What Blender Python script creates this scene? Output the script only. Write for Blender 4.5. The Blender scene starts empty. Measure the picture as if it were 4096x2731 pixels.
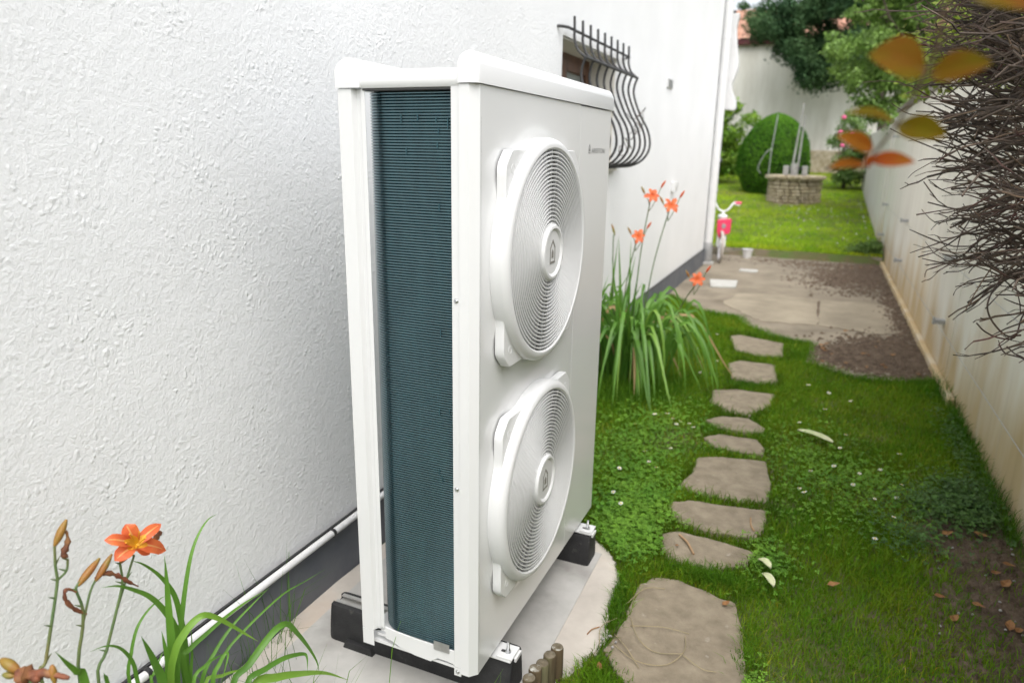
import bpy, bmesh, math, random
import numpy as np
from mathutils import Vector, Matrix

random.seed(11)
RNG = np.random.default_rng(7)
SC = bpy.context.scene
COL = SC.collection
R = math.radians

# ---------------------------------------------------------------- camera
cam = bpy.data.cameras.new('camera')
cam.sensor_width = 36.0
cam.lens = 24.463
cam.clip_start = 0.02
cam.clip_end = 600.0
cam.dof.use_dof = True
cam.dof.focus_distance = 1.74
cam.dof.aperture_fstop = 2.8
cam_ob = bpy.data.objects.new('camera', cam)
COL.objects.link(cam_ob)
CAM = Vector((1.0182, -1.3462, 1.4659))
yaw, pitch, roll = 0.4093, -0.2673, 0.0169
_f = Vector((-math.sin(yaw) * math.cos(pitch), math.cos(yaw) * math.cos(pitch), math.sin(pitch)))
_r = Vector((math.cos(yaw), math.sin(yaw), 0.0))
_u = _r.cross(_f)
_r2 = _r * math.cos(roll) + _u * math.sin(roll)
_u2 = _u * math.cos(roll) - _r * math.sin(roll)
M = Matrix((( _r2.x, _u2.x, -_f.x, CAM.x), (_r2.y, _u2.y, -_f.y, CAM.y), (_r2.z, _u2.z, -_f.z, CAM.z), (0, 0, 0, 1)))
cam_ob.matrix_world = M
SC.camera = cam_ob

# ---------------------------------------------------------------- world, sun, exposure (bright overcast)
SUN_EL, SUN_AZ = 60.0, 150.0        # degrees; azimuth clockwise from +y
world = bpy.data.worlds.new('World')
SC.world = world
world.use_nodes = True
wn, wl = world.node_tree.nodes, world.node_tree.links
wn.clear()
w_out = wn.new('ShaderNodeOutputWorld')
w_bg = wn.new('ShaderNodeBackground')
w_sky = wn.new('ShaderNodeTexSky')
w_sky.sky_type = 'NISHITA'
w_sky.sun_disc = False
w_sky.sun_elevation = R(SUN_EL)
w_sky.sun_rotation = R(SUN_AZ)
w_sky.dust_density = 4.0
w_sky.air_density = 1.0
w_bw = wn.new('ShaderNodeHueSaturation')
w_bw.inputs['Saturation'].default_value = 0.28
wl.new(w_sky.outputs[0], w_bw.inputs['Color'])
wl.new(w_bw.outputs[0], w_bg.inputs['Color'])
w_bg.inputs['Strength'].default_value = 0.15
wl.new(w_bg.outputs[0], w_out.inputs[0])
sun = bpy.data.lights.new('sun', 'SUN')
sun.energy = 1.1
sun.angle = R(80)
sun.color = (1.0, 0.99, 0.97)
sun_ob = bpy.data.objects.new('sun', sun)
COL.objects.link(sun_ob)
sd = Vector((math.sin(R(SUN_AZ)) * math.cos(R(SUN_EL)), math.cos(R(SUN_AZ)) * math.cos(R(SUN_EL)), math.sin(R(SUN_EL))))
sun_ob.rotation_euler = sd.to_track_quat('Z', 'Y').to_euler()
sun_ob.location = sd * 30
SC.view_settings.view_transform = 'Standard'
SC.view_settings.look = 'None'
SC.view_settings.exposure = 1.02
SC.view_settings.gamma = 1.0
SC.view_settings.use_curve_mapping = False
SC.render.engine = 'CYCLES'
SC.cycles.max_bounces = 8
SC.cycles.transparent_max_bounces = 6

# ---------------------------------------------------------------- materials
def mat(name, c1, c2=None, scale=4.0, rough=0.6, metallic=0.0, detail=5.0, ramp=(0.35, 0.65), bump=None, bump2=None,
        coat=0.0, spec=0.5, translucent=0.0, attr=None, stretch=None, c3=None, c3scale=1.0, c3ramp=(0.55, 0.7)):
    m = bpy.data.materials.new(name)
    m.use_nodes = True
    n, l = m.node_tree.nodes, m.node_tree.links
    n.clear()
    out = n.new('ShaderNodeOutputMaterial')
    b = n.new('ShaderNodeBsdfPrincipled')
    b.inputs['Roughness'].default_value = rough
    b.inputs['Metallic'].default_value = metallic
    b.inputs['Coat Weight'].default_value = coat
    b.inputs['Coat Roughness'].default_value = 0.12
    b.inputs['Specular IOR Level'].default_value = spec
    tc = n.new('ShaderNodeTexCoord')
    geo = n.new('ShaderNodeNewGeometry')
    src = geo.outputs['Position']
    if stretch:
        mp = n.new('ShaderNodeMapping')
        mp.inputs['Scale'].default_value = stretch
        l.new(src, mp.inputs['Vector'])
        src = mp.outputs[0]
    col_out = None
    if c2 is not None:
        tx = n.new('ShaderNodeTexNoise')
        tx.inputs['Scale'].default_value = scale
        tx.inputs['Detail'].default_value = detail
        tx.inputs['Roughness'].default_value = 0.6
        l.new(src, tx.inputs['Vector'])
        rp = n.new('ShaderNodeValToRGB')
        rp.color_ramp.elements[0].position = ramp[0]
        rp.color_ramp.elements[1].position = ramp[1]
        rp.color_ramp.elements[0].color = (*c1, 1)
        rp.color_ramp.elements[1].color = (*c2, 1)
        l.new(tx.outputs['Fac'], rp.inputs[0])
        col_out = rp.outputs[0]
        if c3 is not None:
            t3 = n.new('ShaderNodeTexNoise')
            t3.inputs['Scale'].default_value = c3scale
            t3.inputs['Detail'].default_value = 6
            l.new(src, t3.inputs['Vector'])
            r3 = n.new('ShaderNodeMapRange')
            r3.inputs['From Min'].default_value = c3ramp[0]
            r3.inputs['From Max'].default_value = c3ramp[1]
            l.new(t3.outputs['Fac'], r3.inputs['Value'])
            mx = n.new('ShaderNodeMixRGB')
            l.new(r3.outputs[0], mx.inputs['Fac'])
            l.new(col_out, mx.inputs['Color1'])
            mx.inputs['Color2'].default_value = (*c3, 1)
            col_out = mx.outputs[0]
    if attr:
        at = n.new('ShaderNodeAttribute')
        at.attribute_name = attr
        mul = n.new('ShaderNodeMixRGB')
        mul.blend_type = 'MULTIPLY'
        mul.inputs['Fac'].default_value = 1.0
        if col_out is not None:
            l.new(col_out, mul.inputs['Color1'])
        else:
            mul.inputs['Color1'].default_value = (*c1, 1)
        l.new(at.outputs['Color'], mul.inputs['Color2'])
        col_out = mul.outputs[0]
    if col_out is not None:
        l.new(col_out, b.inputs['Base Color'])
    else:
        b.inputs['Base Color'].default_value = (*c1, 1)
    last = None
    for bp_ in (bump, bump2):
        if bp_:
            bn = n.new('ShaderNodeTexNoise')
            bn.inputs['Scale'].default_value = bp_[0]
            bn.inputs['Detail'].default_value = 6
            bn.inputs['Roughness'].default_value = 0.62
            l.new(src, bn.inputs['Vector'])
            bm_ = n.new('ShaderNodeBump')
            bm_.inputs['Strength'].default_value = bp_[1]
            bm_.inputs['Distance'].default_value = bp_[2]
            l.new(bn.outputs['Fac'], bm_.inputs['Height'])
            if last is not None:
                l.new(last, bm_.inputs['Normal'])
            last = bm_.outputs[0]
    if last is not None:
        l.new(last, b.inputs['Normal'])
    if translucent > 0:
        tr = n.new('ShaderNodeBsdfTranslucent')
        if col_out is not None:
            l.new(col_out, tr.inputs['Color'])
        else:
            tr.inputs['Color'].default_value = (*c1, 1)
        mxs = n.new('ShaderNodeMixShader')
        mxs.inputs[0].default_value = translucent
        l.new(b.outputs[0], mxs.inputs[1])
        l.new(tr.outputs[0], mxs.inputs[2])
        l.new(mxs.outputs[0], out.inputs[0])
    else:
        l.new(b.outputs[0], out.inputs[0])
    return m

def N(m, t):
    return m.node_tree.nodes.new(t)

def stucco_material():
    m = mat('stucco_white', (0.82, 0.825, 0.825), (0.86, 0.865, 0.865), scale=2.0, rough=0.85, spec=0.25)
    n, l = m.node_tree.nodes, m.node_tree.links
    b = [x for x in n if x.type == 'BSDF_PRINCIPLED'][0]
    geo = [x for x in n if x.type == 'NEW_GEOMETRY'][0]
    # thrown plaster: grain, crumbs in loose patches, a few smeared ridges
    pos = geo.outputs['Position']
    def noise(sc_, det, rgh, vec):
        x = n.new('ShaderNodeTexNoise'); x.inputs['Scale'].default_value = sc_; x.inputs['Detail'].default_value = det; x.inputs['Roughness'].default_value = rgh
        l.new(vec, x.inputs['Vector']); return x
    warp = noise(14, 3, 0.5, pos)
    add = n.new('ShaderNodeVectorMath'); add.operation = 'MULTIPLY_ADD'; add.inputs[1].default_value = (0.05, 0.05, 0.05)
    l.new(warp.outputs['Color'], add.inputs[0]); l.new(pos, add.inputs[2])
    vo = n.new('ShaderNodeTexVoronoi'); vo.inputs['Scale'].default_value = 52
    l.new(add.outputs[0], vo.inputs['Vector'])
    cr = n.new('ShaderNodeMapRange'); cr.inputs['From Min'].default_value = 0.05; cr.inputs['From Max'].default_value = 0.42; cr.inputs['To Min'].default_value = 1; cr.inputs['To Max'].default_value = 0
    l.new(vo.outputs['Distance'], cr.inputs['Value'])
    mk = noise(7, 4, 0.6, pos)
    mr = n.new('ShaderNodeMapRange'); mr.inputs['From Min'].default_value = 0.42; mr.inputs['From Max'].default_value = 0.66
    l.new(mk.outputs['Fac'], mr.inputs['Value'])
    mu = n.new('ShaderNodeMath'); mu.operation = 'MULTIPLY'; l.new(cr.outputs[0], mu.inputs[0]); l.new(mr.outputs[0], mu.inputs[1])
    gr = noise(70, 8, 0.78, pos)
    rg_ = noise(24, 5, 0.6, add.outputs[0])
    last = None
    for src_, st_, ds_ in ((rg_.outputs['Fac'], 0.26, 0.010), (gr.outputs['Fac'], 0.68, 0.0072), (mu.outputs[0], 0.6, 0.0035)):
        bb = n.new('ShaderNodeBump'); bb.inputs['Strength'].default_value = st_; bb.inputs['Distance'].default_value = ds_
        l.new(src_, bb.inputs['Height'])
        if last is not None: l.new(last, bb.inputs['Normal'])
        last = bb.outputs[0]
    l.new(last, b.inputs['Normal'])
    return m

def garden_wall_material(name, light, dark, ochre, zoff=0.0, zscale=1.0):
    # pale poured concrete, rain streaks from above, ochre splash stains of irregular height at the foot
    m = mat(name, light, dark, scale=1.6, rough=0.9, ramp=(0.35, 0.75), stretch=(1.0, 1.0, 0.22), bump=(30, 0.25, 0.004), bump2=(4, 0.2, 0.01))
    n, l = m.node_tree.nodes, m.node_tree.links
    b = [x for x in n if x.type == 'BSDF_PRINCIPLED'][0]
    geo = [x for x in n if x.type == 'NEW_GEOMETRY'][0]
    base = b.inputs['Base Color'].links[0].from_socket
    sep = n.new('ShaderNodeSeparateXYZ'); l.new(geo.outputs['Position'], sep.inputs[0])
    mp = n.new('ShaderNodeMapping'); mp.inputs['Scale'].default_value = (1.2, 1.2, 0.35); l.new(geo.outputs['Position'], mp.inputs['Vector'])
    ns = n.new('ShaderNodeTexNoise'); ns.inputs['Scale'].default_value = 2.2; ns.inputs['Detail'].default_value = 6; l.new(mp.outputs[0], ns.inputs['Vector'])
    ma = n.new('ShaderNodeMath'); ma.operation = 'MULTIPLY_ADD'; ma.inputs[1].default_value = 1.5 * zscale; ma.inputs[2].default_value = -0.55 * zscale + zoff
    l.new(ns.outputs['Fac'], ma.inputs[0])
    mr = n.new('ShaderNodeMath'); mr.operation = 'SUBTRACT'; l.new(ma.outputs[0], mr.inputs[0]); l.new(sep.outputs['Z'], mr.inputs[1])
    rg = n.new('ShaderNodeMapRange'); rg.inputs['From Min'].default_value = -0.2; rg.inputs['From Max'].default_value = 0.35; rg.inputs['To Max'].default_value = 0.85
    l.new(mr.outputs[0], rg.inputs['Value'])
    mx = n.new('ShaderNodeMixRGB'); mx.inputs['Color2'].default_value = (*ochre, 1)
    l.new(rg.outputs[0], mx.inputs['Fac']); l.new(base, mx.inputs['Color1'])
    # thin dark drip streaks
    mp2 = n.new('ShaderNodeMapping'); mp2.inputs['Scale'].default_value = (9, 9, 0.35); l.new(geo.outputs['Position'], mp2.inputs['Vector'])
    n2 = n.new('ShaderNodeTexNoise'); n2.inputs['Scale'].default_value = 1.0; n2.inputs['Detail'].default_value = 4; l.new(mp2.outputs[0], n2.inputs['Vector'])
    r2 = n.new('ShaderNodeMapRange'); r2.inputs['From Min'].default_value = 0.55; r2.inputs['From Max'].default_value = 0.75; r2.inputs['To Max'].default_value = 0.35
    l.new(n2.outputs['Fac'], r2.inputs['Value'])
    mx2 = n.new('ShaderNodeMixRGB'); mx2.blend_type = 'MULTIPLY'; mx2.inputs['Color2'].default_value = (0.55, 0.52, 0.48, 1)
    l.new(r2.outputs[0], mx2.inputs['Fac']); l.new(mx.outputs[0], mx2.inputs['Color1'])
    l.new(mx2.outputs[0], b.inputs['Base Color'])
    return m

MT = {}
MT['stucco'] = stucco_material()
MT['plinth'] = mat('plinth_paint', (0.105, 0.115, 0.135), (0.15, 0.155, 0.17), scale=5, rough=0.75, bump=(60, 0.3, 0.003), c3=(0.26, 0.23, 0.19), c3scale=3.0, c3ramp=(0.62, 0.8))
MT['reveal'] = mat('reveal_plaster', (0.62, 0.60, 0.54), (0.68, 0.66, 0.6), scale=3, rough=0.9, bump=(60, 0.3, 0.003))
MT['brown_wood'] = mat('brown_window_wood', (0.10, 0.045, 0.025), (0.16, 0.07, 0.035), scale=12, rough=0.5, stretch=(1, 1, 0.1))
MT['glass'] = mat('window_glass', (0.30, 0.34, 0.33), rough=0.08, spec=0.8)
MT['iron'] = mat('black_iron', (0.018, 0.019, 0.021), (0.04, 0.038, 0.036), scale=30, rough=0.5, bump=(80, 0.15, 0.001))
MT['pvc'] = mat('white_pvc', (0.70, 0.70, 0.70), (0.64, 0.64, 0.635), scale=6, rough=0.38)
MT['clip'] = mat('black_plastic', (0.02, 0.02, 0.022), rough=0.45)
MT['zinc'] = mat('zinc_grey', (0.34, 0.35, 0.36), (0.46, 0.46, 0.46), scale=14, rough=0.45, metallic=0.4)
MT['paint'] = mat('white_appliance_paint', (0.69, 0.695, 0.695), rough=0.26, coat=0.4, spec=0.5)
MT['plastic'] = mat('white_plastic', (0.70, 0.705, 0.705), rough=0.36, spec=0.5)
MT['grille'] = mat('grille_plastic', (0.66, 0.665, 0.665), rough=0.42)
MT['coil'] = mat('coated_fin', (0.032, 0.105, 0.130), (0.048, 0.140, 0.168), scale=40, rough=0.24, metallic=0.95, coat=1.0, bump=(420, 0.2, 0.001), stretch=(1, 1, 0.15))
for _x in MT['coil'].node_tree.nodes:
    if _x.type == 'BSDF_PRINCIPLED':
        _x.inputs['Coat IOR'].default_value = 1.85
MT['coil_gap'] = mat('fin_gap', (0.012, 0.022, 0.026), rough=0.7)
MT['fan_grey'] = mat('fan_blade_grey', (0.32, 0.32, 0.32), rough=0.5)
MT['dark_inside'] = mat('dark_inside', (0.06, 0.06, 0.06), rough=0.8)
MT['logo'] = mat('logo_grey', (0.22, 0.21, 0.19), rough=0.5)
MT['logo_pale'] = mat('logo_pale_grey', (0.20, 0.20, 0.20), rough=0.5)
MT['steel'] = mat('bright_steel', (0.62, 0.63, 0.64), (0.52, 0.53, 0.54), scale=60, rough=0.28, metallic=1.0)
MT['galva'] = mat('galvanised', (0.50, 0.50, 0.50), (0.40, 0.40, 0.40), scale=40, rough=0.4, metallic=0.9)
MT['alu'] = mat('aluminium_channel', (0.52, 0.52, 0.50), (0.44, 0.43, 0.41), scale=20, rough=0.5, metallic=0.6)
MT['rubber'] = mat('black_rubber', (0.012, 0.012, 0.013), (0.026, 0.026, 0.027), scale=18, rough=0.72, bump=(160, 0.6, 0.003), c3=(0.10, 0.095, 0.085), c3scale=26, c3ramp=(0.66, 0.8))
MT['pad'] = mat('cement_pad', (0.44, 0.40, 0.355), (0.58, 0.535, 0.475), scale=5.5, rough=0.92, ramp=(0.3, 0.7), bump=(45, 0.5, 0.004), bump2=(7, 0.4, 0.012), c3=(0.52, 0.40, 0.30), c3scale=2.6, c3ramp=(0.58, 0.75))
MT['pad_grey'] = mat('cement_smooth', (0.38, 0.37, 0.35), (0.50, 0.49, 0.465), scale=7, rough=0.85, ramp=(0.3, 0.7), bump=(40, 0.3, 0.003), c3=(0.30, 0.29, 0.27), c3scale=4, c3ramp=(0.56, 0.7))
MT['stone_slab'] = mat('stepping_concrete', (0.185, 0.150, 0.105), (0.31, 0.262, 0.190), scale=14, rough=0.95, detail=8, ramp=(0.3, 0.72), bump=(130, 0.8, 0.004), bump2=(14, 0.3, 0.008), c3=(0.36, 0.32, 0.265), c3scale=24, c3ramp=(0.66, 0.76))
MT['patio'] = mat('patio_concrete', (0.165, 0.138, 0.10), (0.31, 0.265, 0.20), scale=2.6, rough=0.95, detail=7, ramp=(0.3, 0.7), bump=(90, 0.6, 0.004), c3=(0.10, 0.075, 0.052), c3scale=1.3, c3ramp=(0.56, 0.74))
MT['patio_pale'] = mat('patio_concrete_pale', (0.21, 0.178, 0.130), (0.36, 0.31, 0.23), scale=2.6, rough=0.95, detail=7, ramp=(0.3, 0.7), bump=(90, 0.5, 0.004), c3=(0.12, 0.095, 0.07), c3scale=1.7, c3ramp=(0.60, 0.74))
MT['soil'] = mat('soil_heap', (0.095, 0.066, 0.045), (0.19, 0.14, 0.10), scale=16, rough=1.0, detail=8, bump=(50, 1.0, 0.02), c3=(0.22, 0.18, 0.14), c3scale=40, c3ramp=(0.66, 0.74))
MT['kerb'] = mat('kerb_concrete', (0.20, 0.18, 0.14), (0.30, 0.27, 0.21), scale=5, rough=0.95, bump=(40, 0.6, 0.01), c3=(0.07, 0.09, 0.03), c3scale=4, c3ramp=(0.5, 0.65))
MT['ground'] = mat('lawn_soil', (0.115, 0.10, 0.045), (0.075, 0.12, 0.022), scale=3.5, rough=1.0, detail=8, ramp=(0.38, 0.62), bump=(60, 0.8, 0.02), c3=(0.155, 0.12, 0.082), c3scale=1.6, c3ramp=(0.56, 0.68))
MT['grass'] = mat('grass_blade', (0.088, 0.215, 0.008), (0.205, 0.335, 0.018), scale=2.3, rough=0.6, ramp=(0.3, 0.7), attr='tint', translucent=0.35, spec=0.15)
MT['clover'] = mat('clover_leaf', (0.10, 0.26, 0.022), (0.19, 0.37, 0.036), scale=6, rough=0.6, attr='tint', translucent=0.3, spec=0.3)
MT['ivy'] = mat('dark_ground_cover', (0.045, 0.115, 0.022), (0.085, 0.18, 0.035), scale=9, rough=0.55, attr='tint', translucent=0.2, spec=0.4)
MT['strap'] = mat('lily_leaf', (0.075, 0.19, 0.025), (0.145, 0.31, 0.04), scale=5, rough=0.42, translucent=0.3, spec=0.4, stretch=(1, 1, 0.5))
MT['strap_pale'] = mat('lily_leaf_pale', (0.17, 0.33, 0.04), (0.25, 0.42, 0.07), scale=5, rough=0.42, translucent=0.3)
MT['strap_dry'] = mat('lily_leaf_dry', (0.42, 0.30, 0.14), (0.30, 0.19, 0.08), scale=12, rough=0.7, translucent=0.2)
MT['stem'] = mat('lily_stem', (0.07, 0.13, 0.045), (0.12, 0.17, 0.06), scale=20, rough=0.5, c3=(0.2, 0.13, 0.05), c3scale=6, c3ramp=(0.55, 0.75))
MT['petal'] = mat('orange_petal', (0.72, 0.13, 0.045), (0.80, 0.20, 0.06), scale=30, rough=0.5, translucent=0.35)
MT['petal_stripe'] = mat('petal_midrib', (0.85, 0.45, 0.16), rough=0.5, translucent=0.3)
MT['throat'] = mat('yellow_throat', (0.85, 0.50, 0.03), (0.82, 0.36, 0.03), scale=40, rough=0.5, translucent=0.3)
MT['bud'] = mat('lily_bud', (0.25, 0.165, 0.022), (0.32, 0.12, 0.03), scale=26, rough=0.5, translucent=0.1, c3=(0.18, 0.22, 0.045), c3scale=14, c3ramp=(0.5, 0.65))
MT['wilted'] = mat('wilted_petal', (0.26, 0.085, 0.04), (0.12, 0.045, 0.025), scale=40, rough=0.7, translucent=0.15, c3=(0.36, 0.18, 0.07), c3scale=30, c3ramp=(0.5, 0.7))
MT['gwall'] = garden_wall_material('garden_wall_concrete', (0.80, 0.775, 0.70), (0.66, 0.63, 0.56), (0.50, 0.36, 0.165), 0.22, 0.9)
MT['gwall_far'] = garden_wall_material('garden_wall_far_concrete', (0.74, 0.72, 0.66), (0.64, 0.615, 0.56), (0.54, 0.45, 0.27), 0.3, 0.5)
MT['coping'] = mat('coping_stone', (0.16, 0.14, 0.12), (0.30, 0.28, 0.25), scale=9, rough=0.95, bump=(30, 0.6, 0.01))
MT['barn'] = garden_wall_material('barn_render', (0.82, 0.81, 0.76), (0.52, 0.50, 0.43), (0.54, 0.43, 0.28), 1.25, 0.8)
MT['gutter'] = mat('maroon_gutter', (0.10, 0.025, 0.03), (0.14, 0.04, 0.045), scale=5, rough=0.45)
MT['tile'] = mat('clay_tile', (0.36, 0.17, 0.11), (0.46, 0.27, 0.19), scale=3, rough=0.9, bump=(30, 0.4, 0.01))
MT['well_stone'] = mat('well_stone', (0.36, 0.29, 0.18), (0.58, 0.50, 0.37), scale=9, rough=0.95, bump=(30, 0.8, 0.02), c3=(0.26, 0.22, 0.16), c3scale=4, c3ramp=(0.55, 0.7))
MT['mortar'] = mat('well_mortar', (0.09, 0.07, 0.045), (0.14, 0.11, 0.07), scale=12, rough=1.0, bump=(40, 0.6, 0.01))
MT['whitewash'] = mat('white_painted_steel', (0.42, 0.42, 0.41), (0.30, 0.29, 0.28), scale=12, rough=0.5)
MT['bark'] = mat('bark', (0.06, 0.045, 0.035), (0.12, 0.095, 0.075), scale=14, rough=0.95, bump=(40, 0.8, 0.01), stretch=(1, 1, 0.3))
MT['twig'] = mat('bare_twig', (0.032, 0.022, 0.017), (0.11, 0.080, 0.058), scale=22, rough=0.7, bump=(200, 0.4, 0.001), c3=(0.10, 0.035, 0.03), c3scale=9, c3ramp=(0.58, 0.72))
MT['twig_pale'] = mat('pale_twig', (0.19, 0.13, 0.085), (0.11, 0.075, 0.05), scale=22, rough=0.75)
MT['leaf_dark'] = mat('dark_conifer_leaf', (0.030, 0.075, 0.032), (0.068, 0.13, 0.045), scale=1.2, spec=0.15, rough=0.6, attr='tint', translucent=0.25)
MT['leaf_mid'] = mat('laurel_leaf', (0.125, 0.235, 0.045), (0.235, 0.36, 0.085), scale=1.6, spec=0.3, rough=0.45, attr='tint', translucent=0.3)
MT['leaf_cone'] = mat('clipped_yew_leaf', (0.050, 0.155, 0.010), (0.095, 0.225, 0.016), scale=1.4, spec=0.12, rough=0.6, attr='tint', translucent=0.25)
MT['leaf_hyd'] = mat('hydrangea_leaf', (0.10, 0.24, 0.02), (0.22, 0.34, 0.04), scale=2.5, spec=0.2, rough=0.5, attr='tint', translucent=0.3)
MT['leaf_lime'] = mat('lime_leaf', (0.21, 0.30, 0.03), (0.30, 0.36, 0.05), scale=8, rough=0.5, attr='tint', translucent=0.4)
MT['leaf_rose'] = mat('rose_leaf', (0.075, 0.16, 0.03), (0.16, 0.25, 0.06), scale=4, rough=0.5, attr='tint', translucent=0.25)
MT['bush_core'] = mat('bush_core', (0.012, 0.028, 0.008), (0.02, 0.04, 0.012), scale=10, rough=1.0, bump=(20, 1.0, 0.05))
MT['pink_rose'] = mat('pink_rose', (0.75, 0.10, 0.26), (0.8, 0.2, 0.36), scale=20, rough=0.6, translucent=0.2)
MT['mauve'] = mat('mauve_bloom', (0.35, 0.30, 0.5), (0.45, 0.4, 0.6), scale=20, rough=0.7)
MT['bronze_leaf'] = mat('bronze_leaf', (0.098, 0.080, 0.002), (0.118, 0.060, 0.003), scale=26, rough=0.6, spec=0.05, translucent=0.25, c3=(0.14, 0.036, 0.006), c3scale=14, c3ramp=(0.52, 0.7))
MT['red_leaf'] = mat('young_red_leaf', (0.23, 0.045, 0.006), (0.20, 0.08, 0.006), scale=30, rough=0.6, spec=0.05, translucent=0.2)
MT['bike_pink'] = mat('bike_pink', (0.75, 0.055, 0.13), rough=0.35)
MT['bike_white'] = mat('bike_white', (0.75, 0.75, 0.76), rough=0.35)
MT['bike_lilac'] = mat('bike_lilac', (0.60, 0.50, 0.62), rough=0.4)
MT['tyre'] = mat('pale_tyre', (0.50, 0.46, 0.42), (0.42, 0.38, 0.34), scale=30, rough=0.8)
MT['tile_white'] = mat('white_cover', (0.52, 0.52, 0.49), (0.42, 0.41, 0.38), scale=8, rough=0.7)
MT['log'] = mat('log_wood', (0.060, 0.042, 0.020), (0.115, 0.082, 0.042), scale=30, rough=0.9, stretch=(1, 1, 0.15), bump=(90, 0.6, 0.003), c3=(0.17, 0.17, 0.09), c3scale=9, c3ramp=(0.5, 0.65))
MT['log_top'] = mat('log_end', (0.10, 0.08, 0.05), (0.18, 0.155, 0.11), scale=60, rough=0.95, c3=(0.42, 0.42, 0.38), c3scale=30, c3ramp=(0.58, 0.68))
MT['daisy_white'] = mat('daisy_petal', (0.80, 0.80, 0.78), rough=0.6)
MT['daisy_eye'] = mat('daisy_eye', (0.75, 0.5, 0.03), rough=0.7)
MT['dead_leaf'] = mat('dead_leaf', (0.20, 0.085, 0.03), (0.32, 0.17, 0.06), scale=30, rough=0.75)
MT['husk'] = mat('pale_husk', (0.42, 0.48, 0.24), (0.62, 0.60, 0.42), scale=14, rough=0.6, stretch=(1, 0.2, 1))
MT['straw'] = mat('dry_straw', (0.36, 0.29, 0.17), (0.26, 0.22, 0.13), scale=20, rough=0.85)
MT['stick'] = mat('pale_stick', (0.42, 0.27, 0.15), (0.32, 0.2, 0.11), scale=30, rough=0.85)
MT['pebble'] = mat('pebble', (0.26, 0.25, 0.24), (0.40, 0.39, 0.37), scale=30, rough=0.8)

# ---------------------------------------------------------------- builders
WL = {}          # world location of every object that may become a parent

def link(o, parent, wloc):
    COL.objects.link(o)
    w = Vector(wloc)
    WL[o.name] = w
    if parent is not None:
        o.parent = parent
        o.location = w - WL[parent.name]
    else:
        o.location = w
    return o

def tag(o, label=None, cat=None, group=None, kind=None):
    if label: o['label'] = label
    if cat: o['category'] = cat
    if group: o['group'] = group
    if kind: o['kind'] = kind
    return o

def empty(name, loc, label=None, cat=None, group=None):
    o = bpy.data.objects.new(name, None)
    o.empty_display_size = 0.05
    link(o, None, loc)
    return tag(o, label, cat, group)

def shade(me, smooth, angle=40):
    if smooth:
        me.polygons.foreach_set('use_smooth', [True] * len(me.polygons))
        try:
            me.set_sharp_from_angle(angle=R(angle))
        except Exception:
            pass

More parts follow.
